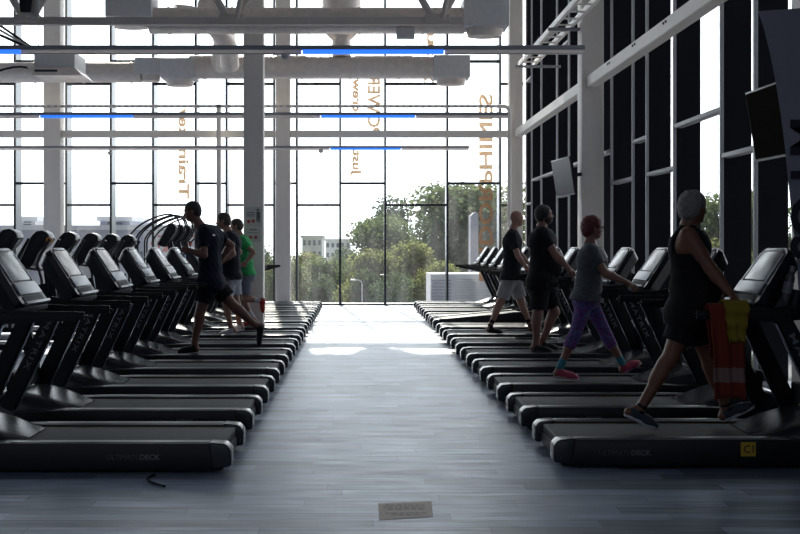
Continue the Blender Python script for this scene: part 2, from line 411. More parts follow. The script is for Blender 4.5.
# cable ladder upper right
r = empty('cable_ladder', (0, 0, 5.38)); tag(r, 'pale cable ladder high along the dark side wall', 'cable ladder')
for x in (3.42, 3.72): MB().box((x-.03, 9.6, -.05), (x+.03, 23.6, .05), .008).build('side_rail', M['white'], r)
for y in np.arange(9.9, 23.5, .55): MB().box((3.43, y, -.03), (3.71, y+.035, -.005)).build('rung', M['white'], r)
for y in (13.2, 16.2, 19.3, 23.3): MB().box((3.3, y-.03, -.11), (X_R-.05, y+.03, -.06)).build('bracket', M['tray'], r)

# ------------------------------------------------------------------ ducts
def duct_bands(mb, x0, x1, y, z, rad, n=28):
    mb.tube([(x0, y, z), (x1, y, z)], rad, n)
    x = x0+.3
    while x < x1: mb.tube([(x, y, z), (x+.03, y, z)], rad+.012, n); x += 1.05
def diffuser_box(parent, x0, x1, y, z0, z1, d=.5, hole=True):
    o = MB().box((x0, y-d/2, z0), (x1, y+d/2, z1), .02).build('end_box', M['galv'], parent)
    a = x0+.06; c = x1-.06; yc = y
    pts = [((a+c)/2+(c-a)/2*math.cos(t), yc+d*.36*math.sin(t)) for t in [2*math.pi*k/24 for k in range(24)]]
    mb = MB(); t = bmesh.new()
    top = [t.verts.new((p[0], p[1], z0+.005)) for p in pts]; bot = [t.verts.new(((a+c)/2+(p[0]-(a+c)/2)*.9, yc+(p[1]-yc)*.9, z0-.13)) for p in pts]
    for k in range(24): t.faces.new((top[k], top[(k+1) % 24], bot[(k+1) % 24], bot[k]))
    t.faces.new(bot); bmesh.ops.recalc_face_normals(t, faces=t.faces); mb.add(t)
    mb.build('outlet', M['duct'], o)
    return o
DY1, DZ1, DY2, DZ2 = 18.4, 5.26, 24.0, 5.43
r = empty('air_duct', (0, 0, 0)); tag(r, 'upper round silver air duct nearest the camera with boxes at both ends', 'air duct', 'silver air ducts')
mb = MB(); duct_bands(mb, px2x(150, DY1), px2x(464, DY1), DY1, DZ1, .215); mb.build('pipe', M['duct'], r)
diffuser_box(r, px2x(462, DY1), px2x(507, DY1), DY1, EYE+(VY-29)*DY1/F, EYE+(VY-2)*DY1/F, .62)
diffuser_box(r, px2x(109, DY1), px2x(155, DY1), DY1, EYE+(VY-20)*DY1/F, EYE+(VY+16)*DY1/F, .62)
mb = MB().box((px2x(402, DY1)-.1, DY1-.25, 4.93), (px2x(417, DY1)-.05, DY1-.1, 5.1), .01); mb.build('actuator_box', M['galv'], r)
r = empty('air_duct', (0, 0, 0)); tag(r, 'lower silver air duct farther back, crossing behind the notice column', 'air duct', 'silver air ducts')
mb = MB(); duct_bands(mb, px2x(190, DY2), px2x(436, DY2), DY2, DZ2-.04, .25); mb.build('pipe', M['duct'], r)
diffuser_box(r, px2x(433, DY2), px2x(469, DY2), DY2, EYE+(VY-79)*DY2/F, EYE+(VY-57)*DY2/F, .6)
diffuser_box(r, px2x(163, DY2), px2x(197, DY2), DY2, EYE+(VY-80)*DY2/F, EYE+(VY-60)*DY2/F, .6)
r = empty('air_duct', (0, 0, 0)); tag(r, 'silver air duct running off to the left behind the ceiling unit', 'air duct', 'silver air ducts')
mb = MB(); duct_bands(mb, -10.5, px2x(140, DY2), DY2+.2, DZ2-.12, .22); mb.build('pipe', M['duct'], r)
diffuser_box(r, px2x(135, DY2), px2x(162, DY2), DY2+.2, EYE+(VY-74)*DY2/F, EYE+(VY-58)*DY2/F, .55)
# feeders coming down
r = empty('feeder_duct', (0, 0, 0)); tag(r, 'curved silver duct elbow dropping to the lower duct left of the notice column', 'air duct')
MB().tube(arc((-2.75, 20.6, 6.0), (-2.5, 22.0, 5.75), (-2.95, 23.9, 5.45), 10), .23, 22).build('pipe', M['duct'], r)
MB().tube(arc((-3.1, 18.8, 5.45), (-2.2, 19.1, 5.5), (-2.35, 20.4, 4.85), 8), .17, 20).build('branch', M['duct'], r)
r = empty('feeder_duct', (0, 0, 0)); tag(r, 'vertical silver duct with a bulging collar above the central aisle', 'air duct')
MB().tube([(-.36, 24, ZC-.01), (-.36, 24, 6.5), (-.36, 24, 6.45), (-.36, 24, 6.25), (-.36, 24, 6.1), (-.36, 24, 5.98), (-.36, 24, 5.6)], [.42, .42, .37, .37, .33, .2, .2], 26).build('pipe', M['duct'], r)
MB().tube([(-.36, 24, 6.44), (-.36, 24, 6.5)], .45, 26).build('collar', M['galv'], r)

# cassette air-conditioning unit at left with hoses
YA = 20.0
r = empty('ceiling_unit', (px2x(57, YA), YA, 4.25+.45)); tag(r, 'beige ceiling air conditioning unit hanging at the left with hoses', 'air conditioner')
mb = MB(); mb.prism([(-.42, -.02), (.42, -.02), (.56, -.16), (-.30, -.16)], -.42, .42, .01)
mb.build('cover', M['duct'], r)
MB().box((-.30, -.40, -.02), (.42, .40, .26), .015).build('case', M['galv'], r)
MB().box((-.28, -.425, -.10), (.12, -.40, -.06)).build('vent_slot', M['dark'], r)
for x in (-.25, .38):
    MB().tube([(x, -.3, .25), (x, -.3, ZC-4.7)], .006, 6).build('rod', M['galv'], r)
for k, (dx, dz) in enumerate(((-2.0, 1.15), (-1.75, 1.25), (-1.5, 1.3), (-2.3, .75))):
    MB().tube(arc((.05-.1*k, -.2, .18), (-.6, -.3, .35+.1*k), (dx-.9, -.4, dz+.4), 8), .022, 8).build('hose', M['black' if k % 2 == 0 else 'white'], r)
for (a, q, c, lab) in (((-7.4, 20, 4.2), (-6.3, 20, 4.9), (-5.9, 20, 4.72), 'black cable drooping from the far left into the ceiling unit'),):
    tag(MB().tube(arc(a, q, c, 10), .02, 8).build('hanging_cable', M['black']), lab, 'cable')

# truss
YTr, ZTr = 17.7, 5.11
r = empty('roof_truss', (0, YTr, ZTr)); tag(r, 'brown steel roof truss whose bottom chord crosses in front of the ducts', 'roof truss')
xa, xb = -7.5, px2x(462, YTr)
MB().box((xa, -.06, -.06), (xb, .06, .06), .01).build('bottom_chord', M['truss'], r)
MB().box((xa, -.08, 2.35), (xb+2.5, .08, 2.5), .01).build('top_chord', M['truss'], r)
for nx in (px2x(28, YTr), px2x(232, YTr), px2x(437, YTr)):
    for dx in (-1.4, 1.35): MB().tube([(nx+(.06 if dx > 0 else -.06), 0, .03), (nx+dx, 0, 2.36)], .06, 12).build('diagonal', M['truss'], r)
    MB().tube([(nx+.08, -.08, .03), (nx+.62, -.5, 2.36)], .045, 12).build('diagonal', M['truss'], r)
    MB().box((nx-.2, -.1, -.03), (nx+.2, .1, .1), .02).build('gusset', M['truss'], r)
# dark truss pieces upper left, modelled as one hanging block
r = empty('truss_piece', (px2x(28, 16), 16, 4.85)); tag(r, 'dark bulky loudspeaker high in the left corner of the view', 'trusswork')
MB().prism([(-.06, .0), (.10, .0), (.14, .3), (.12, .75), (-.12, .75)], -.2, .2, .03).build('truss_block', M['black'], r)
MB().tube([(-.05, 0, .74), (-.05, 0, ZC-4.85)], .02, 8).build('hanger', M['black'], r)

# ------------------------------------------------------------------ window lettering (read from outside, so mirrored inside)
def vinyl(txt, px_c, py_bot, py_top, wpx, label, m='tan'):
    Y = Y_W+GO-.02
    h = (py_bot-py_top)*Y/F; w = wpx*Y/F
    z0 = EYE+(VY-py_bot)*Y/F; x = px2x(px_c, Y)
    # mirrored: glyph x -> +Z, glyph y -> +X
    cap = w/.70
    me = text_mesh(txt, cap, extrude=.001, bold=.013)
    co = np.empty(len(me.vertices)*3); me.vertices.foreach_get('co', co); co = co.reshape(-1, 3)
    W = co[:, 0].max()-co[:, 0].min(); gx = (co[:, 0]-co[:, 0].min())*h/W; gy = co[:, 1].copy()
    new = np.stack([x-w/2+gy, Y+co[:, 2], z0+gx], 1); me.vertices.foreach_set('co', new.ravel())
    me.flip_normals()
    o = mesh_obj('window_lettering', me, M[m]); return tag(o, label, 'lettering', 'tan vinyl words on the window')
def vin_mat():
    m = bpy.data.materials.new('window_vinyl_film'); m.use_nodes = True; nt = m.node_tree; nt.nodes.clear()
    o = nt.nodes.new('ShaderNodeOutputMaterial'); mx = nt.nodes.new('ShaderNodeMixShader'); mx.inputs[0].default_value = .5
    t = nt.nodes.new('ShaderNodeBsdfTransparent'); t.inputs[0].default_value = (.72, .60, .47, 1)
    g = nt.nodes.new('ShaderNodeBsdfDiffuse'); g.inputs[0].default_value = (.8, .62, .45, 1)
    nt.links.new(t.outputs[0], mx.inputs[1]); nt.links.new(g.outputs[0], mx.inputs[2]); nt.links.new(mx.outputs[0], o.inputs[0]); return m
M['vin'] = vin_mat()
vinyl('Train', 184, 199, 148, 10, 'tan mirrored word Train on the left window pane', 'vin')
vinyl('key', 184, 136, 108, 10, 'tan mirrored word key on the left window pane', 'vin')
vinyl('Just', 357, 176, 150, 8, 'small tan mirrored word Just in the middle window pane', 'vin')
vinyl('crew', 357, 112, 78, 8, 'small tan mirrored word crew in the middle window pane', 'vin')
vinyl('POWER', 374, 136, 74, 12, 'tan mirrored word POWER in the middle window pane', 'vin')
vinyl('you', 432, 84, 30, 9, 'tan mirrored word you at the top window pane', 'vin')
vinyl('ENDORPHINES', 486, 281, 94, 13, 'large tan mirrored word ENDORPHINES on the right window pane', 'vin')

# ------------------------------------------------------------------ screens on the wall columns
def tv(x, y, z, yaw, tilt, label, wallx, gl='tvglass'):
    r = empty('wall_screen', (x, y, z)); r.rotation_euler = (0, tilt, yaw); tag(r, label, 'television', 'black televisions on brackets')
    MB().box((-.0, -.55, -.32), (.05, .55, .32), .012).build('casing', M['gloss'], r)
    MB().box((-.004, -.53, -.30), (.0, .53, .30)).build('display', M[gl], r)
    MB().box((-.008, -.545, -.325), (-.002, .545, -.305)).build('bezel', M['logogrey'], r)
    MB().bar((.05, .05, 0), (wallx-x, .1, 0), .06, .06).build('bracket', M['black'], r)
tv(3.50, 19.0, 2.71, R(6), R(-9), 'black television tilted down on the far right column', 3.86)
tv(3.62, 9.65, 2.62, R(2), R(-9), 'dark television beside the pale flag banner at the right edge', 3.88, 'tvdark')

# flag banner
YF = 8.83
r = empty('flag_banner', (3.6, YF, 0)); tag(r, 'tall pale curved flag banner with large dark letters at the right edge', 'banner')
edge = [(757, 12), (763, 30), (769, 55), (775, 85), (780, 115), (785, 150), (789, 185), (793, 220), (797, 250), (800, 285), (804, 340), (806, 400)]
L_ = [((p-VX)*YF/F-3.6, EYE+(VY-q)*YF/F) for p, q in edge]
mb = MB(); bm_ = mb.bm
rows = []
for j, (x, z) in enumerate(L_):
    row = []
    for k in range(9):
        u = k/8; xx = x+(.62-x)*u
        zz = z+(.10*u if j == 0 else 0)*(1)+(.0)
        yy = .03*math.sin(u*5+z*1.5)
        row.append((xx, yy, zz))
    rows.append(row)
vsF = [[bm_.verts.new(p) for p in row] for row in rows]
vsB = [[bm_.verts.new((p[0], p[1]+.004, p[2])) for p in row] for row in rows]
for j in range(len(rows)-1):
    for k in range(8):
        bm_.faces.new((vsF[j][k], vsF[j][k+1], vsF[j+1][k+1], vsF[j+1][k]))
        bm_.faces.new((vsB[j][k], vsB[j+1][k], vsB[j+1][k+1], vsB[j][k+1]))
mb.build('flag_cloth', M['sail'], r)
MB().tube([(.62, .0, 0), (.62, 0, 3.0)]+[(.6, 0, 3.4), (.5, 0, 3.62)], .014, 10).build('pole', M['black'], r)
MB().box((.3, -.25, 0), (.66, .25, .03), .01).build('foot', M['black'], r)
# letters read from top to bottom
for ch, py in (('M', 118), ('T', 160), ('O', 196), ('S', 236)):
    z = EYE+(VY-py)*YF/F; x = (790-VX)*YF/F-3.6
    text_obj('letter', ch, .40, M['navy'], basis((0, 0, -1), (1, 0, 0), (x, -.04, z)), r, extrude=.002, bold=.012)

# floor plate
o = empty('floor_sticker', (0, 0, 0)); tag(o, 'worn beige rectangular sticker with faint text on the floor planks', 'sticker')
stk = mat('floor_sticker', (.42, .31, .24), .55, var=.15, vscale=20)
MB().quad([(.118, 6.2, .002), (.425, 6.28, .002), (.44, 6.66, .002), (.118, 6.60, .002)]).build('sheet', stk, o, smooth=False)
stl = mat('floor_sticker_print', (.27, .22, .19), .6)
for yy, a, c in ((6.52, .16, .40), (6.47, .15, .39), (6.42, .17, .38), (6.33, .16, .39), (6.285, .2, .36)):
    x = a; mb = MB()
    while x < c:
        w = random.uniform(.015, .045); mb.box((x, yy+.02, .002), (min(x+w, c), yy+.045, .0028)); x += w+.01
    mb.build('text_line', stl, o, smooth=False)

# ------------------------------------------------------------------ treadmill (rear end at x=0, front towards +x)
def make_treadmill():
    r = empty('treadmill')
    for s in (-1, 1):
        prof = [(.03, .02), (1.9, .02), (1.9, .19), (1.5, .205), (.10, .205), (.02, .185), (0, .15), (0, .06)]
        y0, y1 = (.325, .47) if s > 0 else (-.47, -.325)
        sr = MB().prism(prof, y0, y1, .012).build('side_rail', M['rail'], r)
        MB().box((.12, s*.41-.035, .204), (1.45, s*.41+.035, .2085), .002).build('foot_strip', M['strip2'], sr)
        MB().box((.06, s*.325-.003, .178), (1.45, s*.325+.003, .186)).build('pinstripe', M['orange'], sr)
        MB().prism([(-.035, .05), (.09, .03), (.12, .212), (.0, .20), (-.035, .16)], s*.40-.082, s*.40+.082, .02, 3).build('end_cap', M['hood'], sr)
        if s < 0:
            text_obj('deck_lettering', 'ULTIMATE', .05, M['logogrey2'], basis((1, 0, 0), (0, 0, 1), (.28, -.4715, .095)), sr, fit=.21, extrude=.0005)
            text_obj('deck_lettering', 'DECK', .05, M['logogrey'], basis((1, 0, 0), (0, 0, 1), (.50, -.4715, .095)), sr, fit=.135, extrude=.0008, bold=.001)
        else:
            text_obj('deck_lettering', 'ULTIMATE', .05, M['logogrey2'], basis((-1, 0, 0), (0, 0, 1), (.80, .4715, .095)), sr, fit=.21, extrude=.0005)
            text_obj('deck_lettering', 'DECK', .05, M['logogrey'], basis((-1, 0, 0), (0, 0, 1), (.58, .4715, .095)), sr, fit=.135, extrude=.0008, bold=.001)
    MB().box((.02, -.30, .10), (1.55, .30, .19), .02, 3).build('running_belt', M['belt'], r)
    MB().box((.01, -.33, .04), (.08, .33, .13), .02).build('rear_frame', M['black'], r)
    # motor hood: lofted cross sections
    secs = [(1.40, .20, .30, .02), (1.52, .232, .37, .03), (1.68, .29, .41, .05), (1.86, .335, .425, .07), (2.02, .345, .42, .08), (2.13, .31, .40, .08), (2.19, .22, .37, .08)]
    t = bmesh.new(); rings = []
    for x, h, w, b in secs:
        ring = []
        for k in range(17):
            a = math.pi*k/16; cy = math.cos(a); cz = math.sin(a)
            sy = math.copysign(abs(cy)**.35, cy); sz = abs(cz)**.45
            ring.append(t.verts.new((x, -w*sy, .02+(h-.02)*sz)))
        rings.append(ring)
    for i in range(len(rings)-1):
        for k in range(16): t.faces.new((rings[i][k], rings[i][k+1], rings[i+1][k+1], rings[i+1][k]))
    t.faces.new(rings[0]); t.faces.new(rings[-1][::-1]); bmesh.ops.recalc_face_normals(t, faces=t.faces)
    mb = MB(); mb.add(t); hd = mb.build('motor_hood', M['hood'], r, ang=50)
    MB().tube([(1.90, 0, .335), (1.905, 0, .347)], .035, 20).build('hood_badge', M['logo'], hd)
    for s in (-1, 1):
        a = Vector((1.97, s*.405, .20)); b_ = Vector((1.555, s*.375, 1.06))
        up = MB().bar(a, b_, .062, .14, .018, .055, .12, up=(1, 0, .5)).build('upright', M['mast'], r)
        d = (b_-a).normalized(); nrm = d.cross(Vector((0, 1, 0))).normalized()
        e = MB().bar(a+(-nrm if nrm.x > 0 else nrm)*.07+d*.06, b_+(-nrm if nrm.x > 0 else nrm)*.06-d*.05, .02, .012)
        e.build('edge_strip', M['strip'], up)
        # lettering from top downwards on outer face
        dd = -d
        ey = Vector((dd.z*-1, 0, dd.x)) if False else Vector((0, s, 0)).cross(dd)
        if s > 0: base = a+(b_-a)*.84+Vector((0, .034, 0))
        else: base = a+(b_-a)*.84+Vector((0, -.0345, 0))
        ez = Vector((0, s, 0)); ey = ez.cross(dd).normalized()
        text_obj('lettering', 'MATRIX', .062, M['mastlogo'], basis(dd, ey, base-ey*.022), up, fit=.44, extrude=.001, bold=.001, spacing=1.2)
        # handrail
        hr = MB()
        hr.bar((.95, s*.385, 1.055), (1.60, s*.385, 1.045), .06, .055, .022, .07, .10)
        hr.bar((1.5, s*.385, 1.045), (1.72, s*.36, 1.08), .07, .10, .02, .06, .12)
        hr.build('handrail', M['black'], r)
    MB().tube([(1.46, -.36, 1.07)]+arc((1.44, -.30, 1.09), (1.30, 0, 1.10), (1.44, .30, 1.09), 8)+[(1.46, .36, 1.07)], .02, 10).build('grip_bar', M['foam'], r)
    MB().box((1.92, -.38, .34), (1.99, .38, .50), .02).build('front_brace', M['mast'], r)
    # console: slanted panel from (1.46,1.15) to (1.73,1.52)
    A = Vector((1.405, 0, 1.115)); Bp = Vector((1.675, 0, 1.515)); ax = (Bp-A).normalized(); n = Vector((-ax.z, 0, ax.x))
    Mt = Matrix((ax, Vector((0, 1, 0)), n)).transposed().to_4x4(); Mt.translation = A    # local: x up the panel, y across, z out of face
    Ln = (Bp-A).length
    sh = MB(); 
    pts = []
    t = bmesh.new()
    outline = []
    hw0, hw1 = .315, .265
    for k in range(7):
        a = math.pi/2*k/6; outline.append((Ln-.09+.09*math.sin(a), -hw1+.09-.09*math.cos(a) ))
    for k in range(7):
        a = math.pi/2*k/6; outline.append((Ln-.09+.09*math.cos(a), hw1-.09+.09*math.sin(a)))
    for k in range(5):
        a = math.pi/2*k/4; outline.append((.05-.05*math.sin(a), hw0-.05+.05*math.cos(a)))
    for k in range(5):
        a = math.pi/2*k/4; outline.append((.05-.05*math.cos(a), -hw0+.05-.05*math.sin(a)))
    front = [t.verts.new((x, y, 0)) for x, y in outline]
    mid = [t.verts.new((x, y, -.05)) for x, y in outline]
    back = [t.verts.new((x*.84+.03, y*.72, -.15)) for x, y in outline]
    for ra, rb in ((front, mid), (mid, back)):
        for k in range(len(ra)): t.faces.new((ra[k], ra[(k+1) % len(ra)], rb[(k+1) % len(ra)], rb[k]))
    t.faces.new(front); t.faces.new(back[::-1]); bmesh.ops.recalc_face_normals(t, faces=t.faces)
    bmesh.ops.transform(t, matrix=Mt, verts=t.verts); sh.add(t)
    cs = sh.build('console', M['gloss'], r)
    # frame ridge, screen, lower control panel, tray
    MB().box((.20, -.205, .001), (Ln-.035, .205, .010), .004, M=Mt).build('screen', M['screen'], cs)
    MB().box((Ln-.03, -.16, .0), (Ln-.012, .16, .012), .004, M=Mt).build('bezel_top', M['panel'], cs)
    for s in (-1, 1): MB().bar(Mt @ Vector((.19, s*.235, .005)), Mt @ Vector((Ln-.05, s*.22, .005)), .022, .012, .003).build('bezel_side', M['panel'], cs)
    MB().box((.085, -.255, .002), (.185, .255, .016), .005, M=Mt).build('control_panel', M['panel'], cs)
    MB().box((.03, -.23, .001), (.075, .23, .006), .002, M=Mt).build('tray_slot', M['dark'], cs)
    MB().box((.0, -.285, .0), (.024, .285, .028), .008, M=Mt).build('tray_lip', M['panel'], cs)
    for s in (-1, 1):
        MB().tube([(1.66, s*.345, 1.10), (1.69, s*.345, 1.22)], [.04, .045], 16).build('cup_holder', M['black'], cs)
    MB().box((.90, .3250, .150), (1.02, .3215, .176)).build('warning_label', M['yellow'], r)
    MB().box((1.30, -.3250, .150), (1.40, -.3215, .176)).build('warning_label', M['yellow'], r)
    return r
M['strip2'] = mat('foot_strip', (.035, .038, .045), .3, metal=.4)
M['logogrey2'] = mat('logo_dim', (.06, .065, .075), .5)
tm = make_treadmill()
XR0, XL0 = 1.375, -.885
YR = [8.09+1.512*k for k in range(13)]; YL = [7.93+1.512*k for k in range(13)]
rl = ['treadmill with a yellow C1 label, under the grey-haired man in tank top',
      'empty treadmill between the grey-haired man and the red-haired woman',
      'treadmill the red-haired woman in patterned leggings walks on',
      'empty treadmill between the red-haired woman and the man with headphones',
      'treadmill under the man in black with headphones',
      'empty treadmill between the man with headphones and the bald man',
      'treadmill the bald man in grey shorts walks on',
      'empty treadmill just beyond the bald man, flat deck',
      'treadmill in the right row with its deck raised at a slope',
      'flat treadmill directly beyond the sloping one in the right row',
      'right row treadmill, third from the window wall',
      'right row treadmill, second from the window wall',
      'last treadmill of the right row, nearest the window wall']
ll = ['left row treadmill nearest the camera, cut by the left edge',
      'second treadmill from the camera in the left row, warm tinted screen',
      'third treadmill from the camera in the left row, warm tinted screen',
      'empty treadmill in front of the running man in navy, on the camera side',
      'treadmill the man in a navy tee runs on',
      'empty treadmill between the navy tee runner and the man in pale shorts',
      'treadmill under the man in pale shorts in the left row',
      'treadmill the man in the green tee runs on, before the white column',
      'left row treadmill right behind the white notice column',
      'left row treadmill, fourth from the window wall',
      'left row treadmill, third from the window wall',
      'left row treadmill, second from the window wall',
      'last treadmill of the left row, nearest the window wall']
first = True
treads = {}
for side, YS, X0, rz, labs in (('R', YR, XR0, 0, rl), ('L', YL, XL0, math.pi, ll)):
    for k, y in enumerate(YS):
        t = tm if first else copy_tree(tm); first = False
        t.location = (X0, y, 0); t.rotation_euler = (0, 0, rz)
        tag(t, 'black ' + labs[k] if not labs[k].startswith(('left', 'right', 'last')) else labs[k].replace('treadmill', 'black treadmill', 1), 'treadmill', 'treadmills of the %s row' % ('right' if side == 'R' else 'left'))
        treads[side, k] = t
def strip_name(n): return n.split('.')[0]
# sloping deck
t = treads['R', 8]
Rt = Matrix.Translation((0, 0, .02)) @ Matrix.Rotation(R(-5.2), 4, 'Y')
for ch in t.children:
    if strip_name(ch.name) in ('side_rail', 'running_belt', 'rear_frame', 'warning_label'):
        ch.matrix_basis = Rt @ ch.matrix_basis
# warm reflections painted into the screen colour of two consoles
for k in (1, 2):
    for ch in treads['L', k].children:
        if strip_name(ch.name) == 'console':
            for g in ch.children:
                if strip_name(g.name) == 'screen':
                    g.data = g.data.copy(); g.data.materials[0] = M['screenwarm']; g['label'] = 'screen with a painted warm reflection'
# C1 label on nearest right treadmill
st_ = MB().box((1.25, -.4745, .088), (1.352, -.471, .185)).build('number_label', M['yellow'], treads['R', 0]); st_['label'] = 'yellow label reading C1'
text_obj('label_text', 'C1', .075, M['darktext'], basis((1, 0, 0), (0, 0, 1), (1.268, -.4755, .112)), st_, fit=.07, extrude=.0006, bold=.001)
# pale foot badge glimpses: cable in the left aisle
tag(MB().tube(arc((-1.35, 7.38, .012), (-1.42, 7.25, .012), (-1.30, 7.1, .012), 8)+[(-1.22, 7.02, .012)], .008, 8).build('power_cord', M['black']), 'short black cord on the floor beside the nearest left treadmill', 'cord')

# bottles and towels
b = empty('drink_bottle', (2.99, 7.735, 1.23)); b.rotation_euler = (0, R(14), 0)
tag(b, 'dark sports bottle in the side holder of the nearest right console', 'bottle')
bm1 = mat('bottle_dark', (.05, .05, .055), .25)
MB().tube([(0, 0, -.08), (0, 0, -.07), (0, 0, .08), (0, 0, .11), (0, 0, .125)], [.028, .033, .033, .022, .016], 18).build('body', bm1, b)
MB().tube([(0, 0, .125), (0, 0, .165)], .017, 14).build('cap', M['logogrey'], b)
MB().tube([(0, 0, -.03), (0, 0, .05)], .0335, 18).build('printed_band', M['logogrey'], b)
b = empty('drink_bottle', (3.0, 8.43, 1.2)); b.rotation_euler = (0, R(10), 0)
tag(b, 'slim grey bottle at the far side of the nearest right console', 'bottle')
MB().tube([(0, 0, -.08), (0, 0, .09), (0, 0, .12), (0, 0, .14)], [.03, .03, .018, .014], 18).build('body', M['galv'], b)
MB().tube([(0, 0, .14), (0, 0, .17)], .016, 14).build('cap', M['black'], b)
b = empty('drink_bottle', (-2.48, 15.78, 1.33)); tag(b, 'clear blue bottle on a console in front of the running man in navy', 'bottle')
bb = mat('bottle_blue', (.12, .25, .5), .1, spec=.9)
MB().tube([(0, 0, -.1), (0, 0, .07), (0, 0, .10), (0, 0, .12)], [.035, .035, .02, .013], 16).build('body', bb, b)
MB().tube([(0, 0, .12), (0, 0, .14)], .015, 12).build('cap', M['logo'], b)

def towel(name, x0, x1, y, ztop, zf, zb_, mats, label, amp=.012, off=1.0):
    """cloth hung over the rail at (y, ztop): front panel to zf on camera side, back panel to zb_"""
    r = empty(name, ((x0+x1)/2, y, ztop)); tag(r, label, 'towel')
    W = x1-x0; N = 26
    prof = []
    m1 = 16
    for i in range(m1+1): prof.append((-.052-.008*math.sin(i), (zf-ztop)*(1-i/m1)))
    for a in (40, 90, 140): prof.append((-.05*math.cos(R(a)), .045*math.sin(R(a))))
    for i in range(1, m1+1): prof.append((.052, (zb_-ztop)*i/m1))
    prof = [(a*off, b) for a, b in prof]
    bmx = bmesh.new(); vs = []
    for j, (py, pz) in enumerate(prof):
        row = []
        for k in range(N+1):
            u = k/N; drop = min(1, abs(min(0, pz))/.25)
            yy = py+amp*drop*math.sin(u*14+pz*3)*(1.6)-(.0)
            xx = -W/2+W*u*(1)-(.03*drop)*(u-.5)*2
            row.append(bmx.verts.new((xx, yy, pz+.012*math.sin(u*3)*drop)))
        vs.append(row)
    for j in range(len(vs)-1):
        for k in range(N): bmx.faces.new((vs[j][k], vs[j][k+1], vs[j+1][k+1], vs[j+1][k]))
    me = bpy.data.meshes.new('cloth'); bmx.to_mesh(me); bmx.free()
    me.polygons.foreach_set('use_smooth', [True]*len(me.polygons))
    o = mesh_obj('cloth', me, mats, r)
    so = o.modifiers.new('t', 'SOLIDIFY'); so.thickness = .006
    return r
def stripe_mat(name, c1, c2, zlo, zhi):
    m = bpy.data.materials.new(name); m.use_nodes = True; nt = m.node_tree; b = nt.nodes['Principled BSDF']; b.inputs['Roughness'].default_value = .95
    tc = nt.nodes.new('ShaderNodeTexCoord'); sp = nt.nodes.new('ShaderNodeSeparateXYZ'); nt.links.new(tc.outputs['Object'], sp.inputs[0])
    a = nt.nodes.new('ShaderNodeMath'); a.operation = 'GREATER_THAN'; a.inputs[1].default_value = zlo; nt.links.new(sp.outputs['Z'], a.inputs[0])
    c = nt.nodes.new('ShaderNodeMath'); c.operation = 'LESS_THAN'; c.inputs[1].default_value = zhi; nt.links.new(sp.outputs['Z'], c.inputs[0])
    d = nt.nodes.new('ShaderNodeMath'); d.operation = 'MULTIPLY'; nt.links.new(a.outputs[0], d.inputs[0]); nt.links.new(c.outputs[0], d.inputs[1])
    x = nt.nodes.new('ShaderNodeMix'); x.data_type = 'RGBA'; x.inputs['A'].default_value = (*c1, 1); x.inputs['B'].default_value = (*c2, 1)
    nt.links.new(d.outputs[0], x.inputs['Factor']); nt.links.new(x.outputs['Result'], b.inputs['Base Color']); return m
YN = YR[0]-.385
tw1 = stripe_mat('towel_orange', (.15, .019, .008), (.2, .12, .11), -.50, -.40)
towel('towel', 2.42, 2.70, YN, 1.09, .47, .75, tw1, 'long orange red towel with a pale stripe over the near handrail')
o = towel('towel', 2.52, 2.69, YN, 1.115, .86, .93, mat('towel_yellow', (.22, .16, .01), .95), 'short yellow towel on top of the orange one', .006, 1.5)

# ------------------------------------------------------------------ machines behind the left treadmills
def make_elliptical():
    """console towards +x end, user stands on the -x side facing +x"""
    r = empty('elliptical_trainer')
    MB().box((-1.5, -.05, .03), (.35, .05, .12), .02).build('base_beam', M['mast'], r)
    for x in (-1.45, .3): MB().box((x-.05, -.3, 0), (x+.05, .3, .06), .02).build('foot_bar', M['black'], r)
    MB().prism([(-1.55, .12), (-.85, .12), (-.8, .45), (-1.0, .72), (-1.35, .72), (-1.55, .45)], -.12, .12, .04, 3).build('flywheel_cover', M['hood'], r)
    MB().bar((.22, 0, .1), (.02, 0, 1.35), .14, .20, .04, .10, .12, up=(1, 0, 0)).build('mast', M['mast'], r)
    # head: slanting face to the rear, rounded hood on top
    pts = [(-.44, 1.12), (-.32, 1.09), (-.15, 1.22), (-.06, 1.42), (.06, 1.54), (.13, 1.64), (.10, 1.73), (.01, 1.78), (-.09, 1.765), (-.16, 1.70)]
    h = MB().prism(pts, -.17, .17, .035, 3).build('console', M['gloss'], r)
    MB().bar((-.46, 0, 1.18), (-.17, 0, 1.68), .27, .012, .003, up=(-1, 0, .6)).build('screen', M['screen'], h)
    for s in (-1, 1):
        MB().tube([(.05, s*.26, .35), (.03, s*.27, 1.0), (-.04, s*.27, 1.25), (.02, s*.28, 1.40), (.16, s*.28, 1.64)], [.025, .022, .02, .024, .024], 12).build('moving_arm', M['foam'], r)
        MB().bar((-1.1, s*.2, .35), (.05, s*.22, .3+.08*s), .05, .06, .01).build('pedal_arm', M['galv'], r)
        MB().box((-.75, s*.2-.08, .36), (-.38, s*.2+.08, .40), .015).build('pedal', M['black'], r)
        MB().tube(arc((-.02, s*.10, 1.15), (-.2, s*.30, 1.16), (-.42, s*.24, 1.28), 6), .017, 10).build('fixed_handle', M['foam'], r)
    return r
el = make_elliptical()
ely = [14.35, 16.0, 17.65, 19.3, 20.95, 22.6, 24.25]
elab = ['elliptical trainer partly hidden at the left edge, nearest of its row', 'elliptical trainer right at the left edge of the view with rounded console hood',
        'elliptical trainer with its console in front of the leftmost column', 'elliptical trainer with its console right of the leftmost column',
        'elliptical trainer between the leftmost column and the third window mullion', 'elliptical trainer, second from the stair climbers', 'elliptical trainer next to the stair climbers']
for k, y in enumerate(ely):
    e = el if k == 0 else copy_tree(el)
    e.location = (-4.98, y, 0); tag(e, 'black ' + elab[k], 'elliptical trainer', 'elliptical trainers behind the left treadmills')
